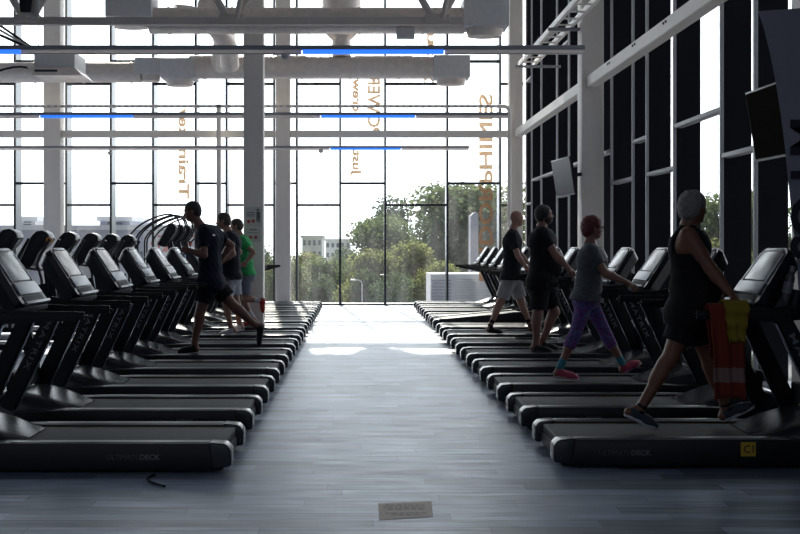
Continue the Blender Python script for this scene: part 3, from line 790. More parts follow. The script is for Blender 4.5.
o = empty('orange_ball', (-4.98+.13, 17.45, 1.62)); tag(o, 'small orange disc beside an elliptical console by the leftmost column', 'disc')
MB().tube([(0, -.01, 0), (0, .02, 0)], .05, 16).build('disc', mat('orange_disc', (.7, .25, .02), .5), o)

def make_climber():
    r = empty('stair_climber')
    MB().prism([(-.75, .02), (.6, .02), (.6, 1.0), (.35, 1.25), (.1, 1.2), (-.75, .35)], -.36, .36, .04, 3).build('housing', M['hood'], r)
    s_ = MB()
    for k in range(5): s_.box((-.72+.18*k, -.25, .36+.17*k), (-.5+.18*k, .25, .42+.17*k), .008)
    s_.build('steps', M['black'], r)
    h = MB().prism([(.0, 1.55), (.18, 1.50), (.42, 1.85), (.44, 1.98), (.36, 2.06), (.26, 2.04)], -.2, .2, .04, 3).build('console', M['gloss'], r)
    MB().bar((.02, 0, 1.6), (.24, 0, 2.0), .30, .012, .003, up=(-1, 0, .6)).build('screen', M['screen'], h)
    MB().bar((.4, 0, 1.0), (.24, 0, 1.75), .16, .12, .03).build('mast', M['mast'], r)
    for s in (-1, 1):
        pts = [(-.62, s*.42, .95), (-.62, s*.42, 1.62)]+arc((-.60, s*.42, 1.72), (-.42, s*.42, 2.04), (.05, s*.42, 2.2), 6)+arc((.12, s*.42, 2.22), (.50, s*.42, 2.34), (.56, s*.42, 2.02), 7)+arc((.55, s*.42, 1.95), (.52, s*.42, 1.75), (.34, s*.35, 1.62), 5)
        MB().tube(pts, .021, 12).build('handrail', M['foam'], r)
        MB().tube([(.5, s*.36, .9), (.3, s*.40, 1.66)], .02, 10).build('rail_post', M['foam'], r)
    return r
sc_ = make_climber()
for k, y in enumerate((25.7, 26.85, 28.0)):
    e = sc_ if k == 0 else copy_tree(sc_)
    e.location = (-4.62, y, 0); tag(e, ['stair climber nearest the camera, looped black handrails', 'middle stair climber of three with looped handrails', 'stair climber closest to the window wall, looped handrails'][k], 'stair climber', 'stair climbers by the window')

# ------------------------------------------------------------------ people: implicit surfaces meshed on a grid
def surface_net(f, org, h):
    s = f < 0
    c = s[:-1, :-1, :-1].astype(np.int8)
    cnt = np.zeros(c.shape, np.int8)
    offs = [(i, j, k) for i in (0, 1) for j in (0, 1) for k in (0, 1)]
    nx, ny, nz = f.shape
    for i, j, k in offs: cnt += s[i:nx-1+i, j:ny-1+j, k:nz-1+k]
    act = (cnt > 0) & (cnt < 8)
    idx = np.argwhere(act)
    vid = -np.ones(act.shape, np.int32); vid[act] = np.arange(len(idx))
    vals = {o: f[idx[:, 0]+o[0], idx[:, 1]+o[1], idx[:, 2]+o[2]] for o in offs}
    acc = np.zeros((len(idx), 3)); n = np.zeros(len(idx))
    for a in offs:
        for ax in range(3):
            if a[ax] == 0:
                b = list(a); b[ax] = 1; b = tuple(b)
                va, vb = vals[a], vals[b]; m = (va < 0) != (vb < 0)
                t = np.where(m, va/np.where(m, va-vb, 1), 0)
                p = np.tile(np.array(a, float), (len(idx), 1)); p[:, ax] += t
                acc[m] += p[m]; n[m] += 1
    V = (idx+acc/n[:, None])*h+org
    Q = []
    for ax in range(3):
        o = [0, 0, 0]; o[ax] = 1
        a = s[:nx-1, :ny-1, :nz-1]
        b = s[o[0]:nx-1+o[0], o[1]:ny-1+o[1], o[2]:nz-1+o[2]]
        m = a != b
        u, v = [(1, 2), (2, 0), (0, 1)][ax]
        m2 = m.copy()
        sl = [slice(None)]*3; sl[u] = 0; m2[tuple(sl)] = False; sl = [slice(None)]*3; sl[v] = 0; m2[tuple(sl)] = False
        e = np.argwhere(m2)
        du = np.zeros(3, int); du[u] = 1; dv = np.zeros(3, int); dv[v] = 1
        q = [vid[tuple((e-x).T)] for x in (0*du, du, du+dv, dv)]
        q = np.stack(q, 1); ins = a[tuple(e.T)]
        q[~ins] = q[~ins][:, ::-1]
        Q.append(q[:, ::-1] if False else q)
    Q = np.concatenate(Q); Q = Q[(Q >= 0).all(1)]
    return V, Q
def net_mesh(name, V, Q, mat_, parent=None):
    me = bpy.data.meshes.new(name)
    me.vertices.add(len(V)); me.vertices.foreach_set('co', V.astype(np.float32).ravel())
    me.loops.add(len(Q)*4); me.loops.foreach_set('vertex_index', Q.astype(np.int32).ravel())
    me.polygons.add(len(Q)); me.polygons.foreach_set('loop_start', np.arange(0, len(Q)*4, 4, dtype=np.int32))
    me.polygons.foreach_set('use_smooth', np.ones(len(Q), bool))
    me.update(calc_edges=True); me.validate()
    return mesh_obj(name, me, mat_, parent)
def smin(a, b, k):
    h = np.maximum(k-np.abs(a-b), 0)/k
    return np.minimum(a, b)-h*h*k*.25
class Field:
    def __init__(s, lo, hi, h):
        s.h = h; s.org = np.array(lo, float); n = np.ceil((np.array(hi)-s.org)/h).astype(int)+1
        s.n = n; s.f = np.full(n, 1.0, np.float32)
        s.ax = [s.org[i]+np.arange(n[i])*h for i in range(3)]
    def sub(s, lo, hi):
        a = np.clip(np.floor((np.array(lo)-s.org)/s.h).astype(int), 0, s.n-1); b = np.clip(np.ceil((np.array(hi)-s.org)/s.h).astype(int)+1, 0, s.n)
        sl = tuple(slice(a[i], max(b[i], a[i]+1)) for i in range(3))
        X, Y, Z = np.meshgrid(*[s.ax[i][sl[i]] for i in range(3)], indexing='ij')
        return sl, np.stack([X, Y, Z], -1)
    def put(s, sl, d, k): s.f[sl] = smin(s.f[sl], d.astype(np.float32), k)
    def cap(s, a, b, ra, rb, k=.03, cut=None, lat=1.0):
        """tapered capsule; cut: flatten the b end; lat: widening factor along y"""
        a = np.array(a, float); b = np.array(b, float); m = max(ra, rb)*max(1, lat)+k+.01
        sl, P = s.sub(np.minimum(a, b)-m, np.maximum(a, b)+m)
        ab = b-a; L2 = max(ab @ ab, 1e-9); pa = P-a; t = np.clip((pa @ ab)/L2, 0, 1)
        v = pa-t[..., None]*ab
        if lat != 1.0: v = v*np.array([1, 1/lat, 1])
        d = np.linalg.norm(v, axis=-1)-(ra+(rb-ra)*t)
        if cut is not None: d = np.maximum(d, (P-b) @ (ab/math.sqrt(L2))-cut)
        s.put(sl, d, k)
    def ell(s, c, rad, Rm=None, k=.02, sub=False):
        c = np.array(c, float); rad = np.array(rad, float); m = rad.max()+k+.01
        sl, P = s.sub(c-m, c+m); p = P-c
        if Rm is not None: p = p @ Rm      # columns = local axes
        q = p/rad; l = np.linalg.norm(q, axis=-1); l2 = np.linalg.norm(q/rad, axis=-1)
        d = l*(l-1)/np.maximum(l2, 1e-6)
        if sub: s.f[sl] = np.maximum(s.f[sl], -d)
        else: s.put(sl, d, k)
    def rbox(s, c, half, rad, Rm, k=.005):
        c = np.array(c, float); half = np.array(half, float); m = np.linalg.norm(half)+rad+.02
        sl, P = s.sub(c-m, c+m); q = np.abs((P-c) @ Rm)-half
        d = np.linalg.norm(np.maximum(q, 0), axis=-1)+np.minimum(q.max(-1), 0)-rad
        s.put(sl, d, k)
    def merge(s, o, k): s.f = smin(s.f, o.f, k)
    def clip_plane(s, p, n, lo=None, hi=None):
        """keep the side where (x-p).n < 0"""
        sl, P = s.sub(lo if lo is not None else s.org, hi if hi is not None else s.org+s.n*s.h)
        n = np.array(n, float); n /= np.linalg.norm(n)
        s.f[sl] = np.maximum(s.f[sl], (P-np.array(p)) @ n)
    def wrinkle(s, amp, fr, ph=0):
        sl, P = s.sub(s.org, s.org+s.n*s.h)
        x, y, z = P[..., 0], P[..., 1], P[..., 2]
        w = np.sin(x*fr+z*fr*.7+ph)*np.sin(z*fr*.8-y*fr*.5+1.3*ph)+.5*np.sin(x*fr*2.1-z*fr*1.7+y*fr+ph)
        s.f += (amp*w).astype(np.float32)
    def mesh(s, name, m, parent=None):
        V, Q = surface_net(s.f, s.org, s.h); return net_mesh(name, V, Q, m, parent)
V3 = lambda *a: np.array(a, float)
def unit(v): v = np.array(v, float); return v/np.linalg.norm(v)

def hand(Fd, w, d, pn, sc, side, curl):
    """w wrist, d direction of metacarpals, pn palm normal (towards what is held), side +1: thumb lies on cross(d,pn)*side"""
    d = unit(d); pn = unit(pn-d*(pn @ d)); lt = np.cross(d, pn)*side
    k = .008
    for i, (o, L, rr) in enumerate(((.030, .088, .0105), (.010, .092, .0105), (-.010, .088, .010), (-.028, .082, .009))):
        base = w+lt*o*.55*sc+d*.01*sc; kn = w+lt*o*sc+d*L*sc
        Fd.cap(base, kn, .014*sc, .0125*sc, .012)
        p = kn; ang = 0
        ls = [(.042, .028, .022), (.046, .030, .024), (.043, .028, .023), (.034, .022, .020)][i]
        for j, l in enumerate(ls):
            ang += curl[j]; q = p+(d*math.cos(ang)+pn*math.sin(ang))*l*sc
            Fd.cap(p, q, rr*sc*(1-.08*j), rr*sc*(1-.08*(j+1)), .004); p = q
    t0 = w+lt*.018*sc+d*.022*sc; t1 = t0+(lt*.75+d*.6+pn*.25)*.042*sc; t2 = t1+(lt*.25+d*.75+pn*.55)*.034*sc; t3 = t2+(lt*-.1+d*.6+pn*.75)*.026*sc
    Fd.cap(t0, t1, .016*sc, .0125*sc, .012); Fd.cap(t1, t2, .0115*sc, .0105*sc, .005); Fd.cap(t2, t3, .0105*sc, .009*sc, .005)

def person(Yc, sgn, X0, zb, J, P, h=.006):
    """J: joints as (px, py, lateral); P: look parameters. Local frame: x forward, y left, z up from belt"""
    def C(px, py, ly):
        Y = Yc+sgn*ly; X = (px-VX)*Y/F; Z = EYE+(VY-py)*Y/F
        return V3(sgn*(X-X0), ly, Z-zb)
    j = {k: (C(*v) if len(v) == 3 else V3(*v[:3])) for k, v in J.items()}
    sc = P.get('sc', 1.0); fat = P.get('fat', 1.0); fem = P.get('fem', False)
    allp = np.array(list(j.values())); lo = allp.min(0)-.22; hi = allp.max(0)+.22; lo[2] = min(lo[2], -.03)
    def NF(): return Field(lo, hi, h)
    neck, hipL, hipR, shL, shR, head = j['neck'], j['hipL'], j['hipR'], j['shL'], j['shR'], j['head']
    pel = (hipL+hipR)/2; chest = (shL+shR)/2
    up = unit(chest-pel); lat = unit(shL-shR); latp = unit(hipL-hipR)
    fwd = unit(np.cross(latp, up))
    def torso(Fd, inf=0.0, belly=P.get('belly', 0.0), hemdrop=None):
        b = (.105*fat+inf)*sc
        c1 = chest-up*.10*sc; wa = pel+up*.16*sc; pv = pel+up*.02*sc
        Fd.cap(c1-lat*.095*sc*fat, c1+lat*.095*sc*fat, b, b, .05)
        Fd.cap(c1+up*.05*sc-lat*.10*sc, c1+up*.05*sc+lat*.10*sc, (.075+inf)*sc, (.075+inf)*sc, .05)
        Fd.cap(shR-lat*-.01-up*.01, shL-lat*.01-up*.01, (.058+inf)*sc, (.058+inf)*sc, .05)
        for s_ in (-1, 1):
            Fd.cap(c1+lat*.075*sc*s_*fat, wa+latp*.055*sc*s_*fat, b*.98, (.092*fat+inf)*sc, .05)
            Fd.cap(wa+latp*.055*sc*s_*fat, pv+latp*.075*sc*s_*fat, (.092*fat+inf)*sc, (.112*fat+inf)*sc, .05)
        if belly > 0:
            bc = wa+fwd*(.04+belly*.5)*sc; Fd.ell(bc, V3(.10+belly, .13*fat, .15)*sc+inf, None, .06)
        if fem:
            for s_ in (-1, 1): Fd.ell(c1-up*.03*sc+fwd*.085*sc+lat*.07*s_*sc, V3(.06, .06, .065)*sc+inf, None, .04)
        Fd.cap(pel-up*.03*sc-fwd*.045*sc-latp*.06, pel-up*.03*sc-fwd*.045*sc+latp*.06, (.085*fat+inf)*sc, (.085*fat+inf)*sc, .05)
        if inf <= .03: Fd.cap(chest-up*.02, neck, (.062+inf)*sc, (.056+min(inf, .006))*sc, .04)
    # ---- body
    B = NF(); torso(B)
    Hd = NF()
    yaw, pit = R(P.get('yaw', 0)), R(P.get('pitch', 0))
    hf = V3(math.cos(yaw)*math.cos(pit), math.sin(yaw)*math.cos(pit), math.sin(pit)); hl = unit(np.cross(V3(0, 0, 1), hf)); hu = np.cross(hf, hl)
    HR = np.stack([hf, hl, hu], 1); hs = sc*P.get('hs', 1.0)
    def hp(a, b, c): return head+(hf*a+hl*b+hu*c)*hs
    Hd.ell(hp(-.012, 0, .025), V3(.098, .076, .092)*hs, HR, .02)
    Hd.ell(hp(.018, 0, -.02), V3(.070, .064, .098)*hs, HR, .03)
    Hd.ell(hp(.052, 0, -.085), V3(.028, .030, .024)*hs, HR, .03)
    Hd.cap(hp(.070, 0, .008), hp(.100, 0, -.030), .008*hs, .0125*hs, .012)
    for s_ in (-1, 1):
        Hd.ell(hp(.092, .0, -.034)+hl*s_*.011*hs, V3(.009, .009, .007)*hs, HR, .006)
        Hd.cap(hp(.082, s_*.014, .022), hp(.070, s_*.046, .022), .009*hs, .007*hs, .012)
        Hd.ell(hp(.052, s_*.042, -.028), V3(.022, .018, .018)*hs, HR, .02)
        Hd.ell(hp(-.006, s_*.080, -.008), V3(.017, .011, .031)*hs, HR, .005)
        Hd.ell(hp(-.002, s_*.093, -.004), V3(.008, .006, .016)*hs, HR, sub=True)
        Hd.ell(hp(.092, s_*.032, .004), V3(.014, .015, .011)*hs, HR, sub=True)
    Hd.cap(hp(.086, -.016, -.054), hp(.086, .016, -.054), .0075*hs, .0075*hs, .006)
    Hd.cap(hp(.083, -.014, -.067), hp(.083, .014, -.067), .0085*hs, .0085*hs, .006)
    NK = NF(); NK.cap(neck-up*.02, hp(-.022, 0, -.045), .060*sc*P.get('neckf', 1), .053*sc*P.get('neckf', 1), .03)
    arms = {}
    for n_ in 'LR':
        A = NF(); sh, el, wr = j['sh'+n_], j['el'+n_], j['wr'+n_]; af = P.get('arm', 1.0)*sc
        A.cap(sh, el, .056*af, .040*af, .02); A.cap(sh*.65+el*.35, sh*.45+el*.55, .050*af, .047*af, .02)
        A.cap(el, el*.65+wr*.35, .041*af, .041*af, .02); A.cap(el*.65+wr*.35, wr, .041*af, .026*af, .02)
        H = NF(); hd = P['hand'+n_]
        hand(H, wr, V3(*hd[0]), V3(*hd[1]), sc*.98, hd[2], [R(a) for a in hd[3]])
        A.merge(H, .02); arms[n_] = A
    legs = {}
    for n_ in 'LR':
        G = NF(); hp_, kn, an = j['hip'+n_], j['kn'+n_], j['an'+n_]; lf = P.get('leg', 1.0)*sc
        G.cap(hp_, kn, .090*lf, .056*lf, .03); kc = kn*.7+an*.3
        bk = unit(np.cross(np.cross(an-kn, fwd), an-kn)); bk = -bk if bk @ fwd > 0 else bk
        G.cap(kn, an, .052*lf, .036*lf, .03); G.cap(kn*.85+an*.15+bk*.016, kn*.55+an*.45+bk*.012, .050*lf, .044*lf, .03)
        # foot core
        he, to = j['he'+n_], j['to'+n_]; u = unit(to-he); nn = unit(an-he-u*((an-he) @ u))
        G.cap(an, he+nn*.045+u*.03, .034*lf, .034*lf, .02); G.cap(he+nn*.04+u*.03, to+nn*.03-u*.05, .030, .024, .02)
        legs[n_] = G
    B.merge(NK, .03); B.merge(Hd, .025)
    B.merge(legs['L'], .03); B.merge(legs['R'], .03); B.merge(arms['L'], .02); B.merge(arms['R'], .02)
    body = B.mesh('person', P['skin'])
    body.location = (X0, Yc, zb); body.rotation_euler = (0, 0, 0 if sgn > 0 else math.pi)
    tag(body, P['label'], 'person')
    # eyes
    for s_ in (-1, 1):
        MB().ball(tuple(hp(.078, s_*.032, .004)), .012*hs, sub=2).build('eye', M['eye'], body)
    # ---- hair
    if P.get('hair'):
        hm, th, line = P['hair']
        Hh = NF(); Hh.ell(hp(-.014, 0, .028), (V3(.098, .077, .093)+th)*hs, HR, .02)
        Hh.ell(hp(-.05, 0, -.02), (V3(.055, .062, .065)+th)*hs, HR, .03)
        Hh.wrinkle(P.get('hairw', .0012), 75)
        cf, cz = line      # front hairline and ear line
        for s_ in (-1, 1): Hh.ell(hp(.004, s_*.088, -.014), V3(.024, .03, .036)*hs, HR, sub=True)
        # keep above sloping plane: through (cf,0,.06) and (-.08,0,cz)
        Hh.clip_plane(hp(cf, 0, .075), hf*.92-hu*.38)
        Hh.clip_plane(hp(0.02, 0, cz), -hu*.75+hf*.66)
        Hh.mesh('hair', hm, body)
    # ---- shirt
    si = P.get('shirt')
    if si:
        T = NF(); torso(T, .016+si.get('loose', 0))
        T.clip_plane(neck+up*(-.005)+fwd*0, up*.95+fwd*.25, lo=neck-.13, hi=neck+.25)
        for n_ in 'LR':
            sh, el = j['sh'+n_], j['el'+n_]; f = si.get('sleeve', .6)
            if f > 0:
                e = sh+(el-sh)*f; T.cap(sh, e, .066*sc*P.get('arm', 1), .060*sc*P.get('arm', 1)+.006, .025, cut=0)
            elif True:
                # open armhole of a tank top
                sgn2 = 1 if n_ == 'L' else -1
                T.clip_plane(sh-lat*sgn2*.028, lat*sgn2*1.0+up*.25, lo=sh-.13, hi=sh+.14)
        hem = pel-up*(si.get('hem', .05))
        T.cap(pel-up*.04-latp*.08*fat*sc, pel-up*.04+latp*.08*fat*sc, (.112*fat+.046)*sc, (.112*fat+.046)*sc, .05)
        T.wrinkle(.0028, 34, P.get('seed', 1)); T.clip_plane(hem, -up)
        s_o = T.mesh('shirt', si['mat'], body)
    # ---- shorts or leggings
    so = P['shorts']; Tf = NF(); inf = so.get('inf', .016)
    b = (.112*fat+inf)*sc
    Tf.cap(pel+up*.07*sc-latp*.065*fat, pel+up*.07*sc+latp*.065*fat, (.100*fat+inf)*sc, (.100*fat+inf)*sc, .05)
    Tf.cap(pel-latp*.07*fat, pel+latp*.07*fat, b, b, .05)
    Tf.cap(pel-up*.03*sc-fwd*.045*sc-latp*.06, pel-up*.03*sc-fwd*.045*sc+latp*.06, (.085*fat+inf)*sc, (.085*fat+inf)*sc, .05)
    for n_ in 'LR':
        hp_, kn, an = j['hip'+n_], j['kn'+n_], j['an'+n_]; lf = P.get('leg', 1.0)*sc
        if so.get('calf'):
            Tf.cap(hp_, kn, .090*lf+inf, .056*lf+inf, .03)
            e = kn+(an-kn)*so['calf']; Tf.cap(kn, e, .054*lf+inf, .050*lf+inf, .03, cut=0)
            bk = -fwd; Tf.cap(kn*.85+an*.15+bk*.014, kn*.62+an*.38+bk*.012, .050*lf+inf, .046*lf+inf, .03)
        else:
            e = hp_+(kn-hp_)*so['len']; Tf.cap(hp_, e, .092*lf+inf, (.090-.030*so['len'])*lf+inf+.012, .03, cut=0)
    Tf.clip_plane(pel+up*.13*sc, up)
    if not so.get('calf'): Tf.wrinkle(.003, 30, 2+P.get('seed', 1))
    if so.get('calf'):   # re-trim bulge below the leggings' end
        for n_ in 'LR':
            kn, an = j['kn'+n_], j['an'+n_]; e = kn+(an-kn)*so['calf']; Tf.clip_plane(e, unit(an-kn), lo=e-.12, hi=e+.12)
    Tf.mesh(so.get('name', 'shorts'), so['mat'], body)
    # ---- socks and shoes
    for n_ in 'LR':
        he, to, an, kn = j['he'+n_], j['to'+n_], j['an'+n_], j['kn'+n_]
        u = unit(to-he); nn = unit(an-he-u*((an-he) @ u)); ll_ = np.cross(u, nn); Rm = np.stack([u, ll_, nn], 1)
        L = min(np.linalg.norm(to-he), .31*sc); L = max(L, .25*sc)
        def lim(m=.12):
            a = np.minimum(np.minimum(he, to), an)-m; b_ = np.maximum(np.maximum(he, to), an)+m; return a, b_
        a_, b_ = lim()
        Sh = Field(a_, b_, .005)
        Sh.ell(he+u*.055+nn*.045, (.060, .038, .045), Rm, .02); Sh.ell(he+u*L*.48+nn*.042, (.085, .040, .042), Rm, .03)
        Sh.ell(he+u*(L-.075)+nn*.030, (.072, .046, .036), Rm, .03)
        Sh.cap(he+u*.06+nn*.05, he+(an-he)*.75+u*.012, .038, .040, .02, cut=0)
        Sh.clip_plane(he+nn*.012, -nn)
        shoe = Sh.mesh('shoe', P['shoe'], body)
        So = Field(a_, b_, .005)
        So.rbox(he+u*L*.5+nn*.013, (L*.5-.045, .030, .006), .009, Rm); So.ell(he+u*(L-.06)+nn*.013, (.062, .046, .015), Rm, .01); So.ell(he+u*.05+nn*.013, (.05, .037, .016), Rm, .01)
        So.clip_plane(he+nn*.001, -nn)
        So.mesh('sole', P.get('sole', M['logo']), shoe)
        if P.get('sock'):
            Sk = Field(np.minimum(an, kn)-.08, np.maximum(an, kn)+.08, .005); top = an+(kn-an)*P.get('sockh', .15)
            Sk.cap(an-unit(kn-an)*.02, top, .040*sc, .041*sc, .02, cut=0); Sk.mesh('sock', P['sock'], body)
    info = dict(thigh=np.linalg.norm(j['hipR']-j['knR']), shank=np.linalg.norm(j['knR']-j['anR']), thighL=np.linalg.norm(j['hipL']-j['knL']), shankL=np.linalg.norm(j['knL']-j['anL']),
                torso=np.linalg.norm(chest-pel), ua=np.linalg.norm(j['shR']-j['elR']), fa=np.linalg.norm(j['elR']-j['wrR']), uaL=np.linalg.norm(j['shL']-j['elL']), faL=np.linalg.norm(j['elL']-j['wrL']), heels=(j['heL'][2], j['heR'][2], j['toL'][2], j['toR'][2]))
    print('PERSON', P['label'][:30], {k: (round(float(v), 2) if not isinstance(v, tuple) else [round(float(x), 2) for x in v]) for k, v in info.items()})
    return body, hp, HR, hs
M['eye'] = mat('eye', (.10, .09, .08), .2)
def skin(name, c): return mat(name, c, .5, var=.08, vscale=20, spec=.4)
hair_dark = mat('hair_dark', (.025, .02, .017), .7, bump=.5, bd=.004, bscale=180)
hair_brown = mat('hair_brown', (.05, .035, .025), .7, bump=.5, bd=.004, bscale=180)
hair_grey = mat('hair_grey', (.19, .18, .17), .85, bump=.9, bd=.006, bscale=110, var=.55, vscale=45)
hair_red = mat('hair_red', (.10, .008, .013), .6, bump=.6, bd=.004, bscale=140, var=.3, vscale=30)
REL = (25, 25, 15)
GRIP = (50, 65, 40)
FIST = (80, 95, 60)
ZBT = .19

# grey-haired man
J = dict(head=(693.5, 208, 0), neck=(688, 226, 0), shR=(688, 235, -.18), shL=(692, 234, .18), elR=(710, 268, -.26), wrR=(728, 291, -.35), elL=(706, 265, .26), wrL=(722, 285, .33),
         hipR=(688, 311, -.085), hipL=(690, 310, .085), knR=(670, 358, -.10), anR=(640, 409, -.11), heR=(623, 416, -.11), toR=(657, 431, -.115),
         knL=(709, 359, .10), anL=(726, 407, .10), heL=(722, 423, .10), toL=(755, 407, .11))
RY1 = YR[0]
def XofP(px, Y): return (px-VX)*Y/F
b1, hp1, HR1, hs1 = person(RY1, 1, XofP(689, RY1), ZBT, J, dict(label='grey-haired man in black tank top and shorts walking, hands on the handrails', skin=skin('skin_tan', (.16, .07, .04)),
    hair=(hair_grey, .015, (.068, -.012)), hairw=.0022, yaw=28, sc=.99, fat=1.1, belly=.045, arm=1.08, leg=1.02,
    handR=((.6, -.1, -.55), (0, .25, -1), -1, GRIP), handL=((.6, .1, -.5), (0, -.25, -1), 1, GRIP),
    shirt=dict(mat=fabric('tank_black', (.010, .010, .012)), sleeve=0, hem=.10, loose=.006), shorts=dict(mat=fabric('shorts_black', (.010, .010, .013)), len=.66, inf=.02),
    shoe=mat('shoe_dark', (.03, .04, .055), .7, bump=.3, bscale=150), sole=mat('sole_grey', (.45, .46, .5), .6), sock=M['black'], sockh=.08, seed=1), h=.005)

# red-haired woman
J = dict(head=(593, 228, 0), neck=(590, 243, 0), shR=(591, 251, -.16), shL=(593, 250, .16), elR=(606, 274, -.24), wrR=(627, 282.5, -.35), elL=(605, 272, .24), wrL=(624, 281, .33),
         hipR=(586, 299, -.08), hipL=(588, 299, .08), knR=(575, 335, -.09), anR=(560.5, 366, -.09), heR=(553, 377.5, -.09), toR=(579, 380.5, -.095),
         knL=(606, 334, .09), anL=(622, 363, .09), heL=(621.5, 375, .09), toL=(642, 364, .10))
b2, hp2, HR2, hs2 = person(YR[2], 1, XofP(590, YR[2]), ZBT, J, dict(label='red-haired woman in grey tee, patterned leggings and pink shoes walking', skin=skin('skin_fair', (.22, .11, .075)), fem=True,
    hair=(hair_red, .022, (.085, -.02)), hairw=.003, yaw=5, sc=.95, fat=1.04, arm=.98, leg=.98, hs=.98,
    handR=((.8, .0, -.25), (0, .25, -1), -1, GRIP), handL=((.8, 0, -.25), (0, -.25, -1), 1, GRIP),
    shirt=dict(mat=pattern_mat('tee_grey_pattern', [(.03, .035, .042), (.075, .08, .095), (.045, .05, .06), (.12, .125, .14)], 30), sleeve=.62, hem=.02, loose=.012),
    shorts=dict(name='leggings', mat=pattern_mat('leggings_pattern', [(.02, .03, .13), (.06, .09, .30), (.22, .04, .18), (.05, .02, .12), (.07, .18, .34), (.17, .06, .22)], 22), calf=.42, inf=.006),
    shoe=mat('shoe_pink', (.42, .045, .09), .6, bump=.2, bscale=150), sole=mat('sole_pink', (.45, .25, .3), .6), sock=mat('sock_teal', (.04, .2, .25), .8), sockh=.22, seed=3), h=.0055)
# glasses
g = MB()
for s_ in (-1, 1):
    g.tube([tuple(hp2(.100, s_*.052, .008)), tuple(hp2(.0, s_*.082, .004))], .0025, 6)
    c = [tuple(hp2(.102, s_*.033+.024*math.cos(a), .004+.017*math.sin(a))) for a in [2*math.pi*k/14 for k in range(15)]]
    g.tube(c, .0025, 6)
g.build('glasses', M['black'], b2)

# man with headphones
J = dict(head=(544.5, 215, 0), neck=(541.5, 226.5, 0), shR=(541.5, 233, -.19), shL=(544, 232.5, .19), elR=(556, 255, -.27), wrR=(568, 268, -.36), elL=(555, 254, .27), wrL=(565.5, 266, .34),
         hipR=(541, 281, -.09), hipL=(543, 281, .09), knR=(537.5, 315, -.10), anR=(536, 343, -.10), heR=(530.5, 351.5, -.10), toR=(552.5, 353, -.11),
         knL=(554.5, 312, .10), anL=(543, 339, .10), heL=(538, 348, .10), toL=(559, 350.5, .11))
b3, hp3, HR3, hs3 = person(YR[4], 1, XofP(542, YR[4]), ZBT, J, dict(label='broad man in black tee and shorts wearing headphones on a treadmill', skin=skin('skin_light', (.20, .10, .07)),
    hair=(hair_dark, .010, (.08, -.02)), yaw=-6, pitch=8, sc=1.04, fat=1.2, belly=.05, arm=1.15, leg=1.12,
    handR=((.75, .0, -.45), (0, .25, -1), -1, GRIP), handL=((.75, 0, -.45), (0, -.25, -1), 1, GRIP),
    shirt=dict(mat=fabric('tee_black', (.011, .011, .013)), sleeve=.62, hem=.10, loose=.012), shorts=dict(mat=fabric('shorts_black_b', (.012, .012, .014)), len=.84, inf=.022),
    shoe=M['black'], sole=mat('sole_dark', (.06, .06, .065), .6), sock=None, seed=4), h=.006)
hpn = MB(); hpn.tube([tuple(hp3(-.01, .094*math.cos(a), .005+.125*math.sin(a))) for a in [math.pi*k/14 for k in range(15)]], .011, 8)
for s_ in (-1, 1): hpn.tube([tuple(hp3(-.005, s_*.078, -.005)), tuple(hp3(-.005, s_*.108, -.005))], .038, 18)
hpn.build('headphones', M['black'], b3)
# beard
bf = Field(hp3(.03, 0, -.05)-.12, hp3(.03, 0, -.05)+.12, .005); bf.ell(hp3(.022, 0, -.045), V3(.073, .068, .078)*hs3, HR3, .02); bf.clip_plane(hp3(0, 0, -.045), HR3[:, 2]*.9-HR3[:, 0]*.2); bf.mesh('beard', hair_dark, b3)

# bald man
J = dict(head=(517, 218.5, 0), neck=(513, 229, 0), shR=(511.5, 236, -.18), shL=(513.5, 235.5, .18), elR=(518, 256, -.26), wrR=(526, 267, -.34), elL=(520, 254, .26), wrL=(528, 263, .33),
         hipR=(511, 276, -.085), hipL=(512.5, 276, .085), knR=(501, 301.5, -.09), anR=(491, 324, -.10), heR=(486.3, 332, -.10), toR=(503, 334.5, -.10),
         knL=(521, 300.5, .09), anL=(529.5, 323, .10), heL=(529, 331.5, .10), toL=(545, 327.5, .10))
b4, hp4, HR4, hs4 = person(YR[6], 1, XofP(512, YR[6]), ZBT, J, dict(label='bald man in black tee and light grey shorts walking on a treadmill', skin=skin('skin_light_b', (.32, .17, .12)),
    yaw=8, sc=1.03, fat=1.02, arm=1.02, leg=1.04,
    handR=((.6, .0, -.6), (.3, .6, -.3), -1, REL), handL=((.75, 0, -.45), (0, -.25, -1), 1, GRIP),
    shirt=dict(mat=fabric('tee_black_b', (.014, .015, .018)), sleeve=.66, hem=.06, loose=.01), shorts=dict(mat=fabric('shorts_grey', (.30, .29, .28)), len=.88, inf=.026),
    shoe=M['black'], sole=M['black'], sock=M['black'], sockh=.18, seed=5), h=.006)

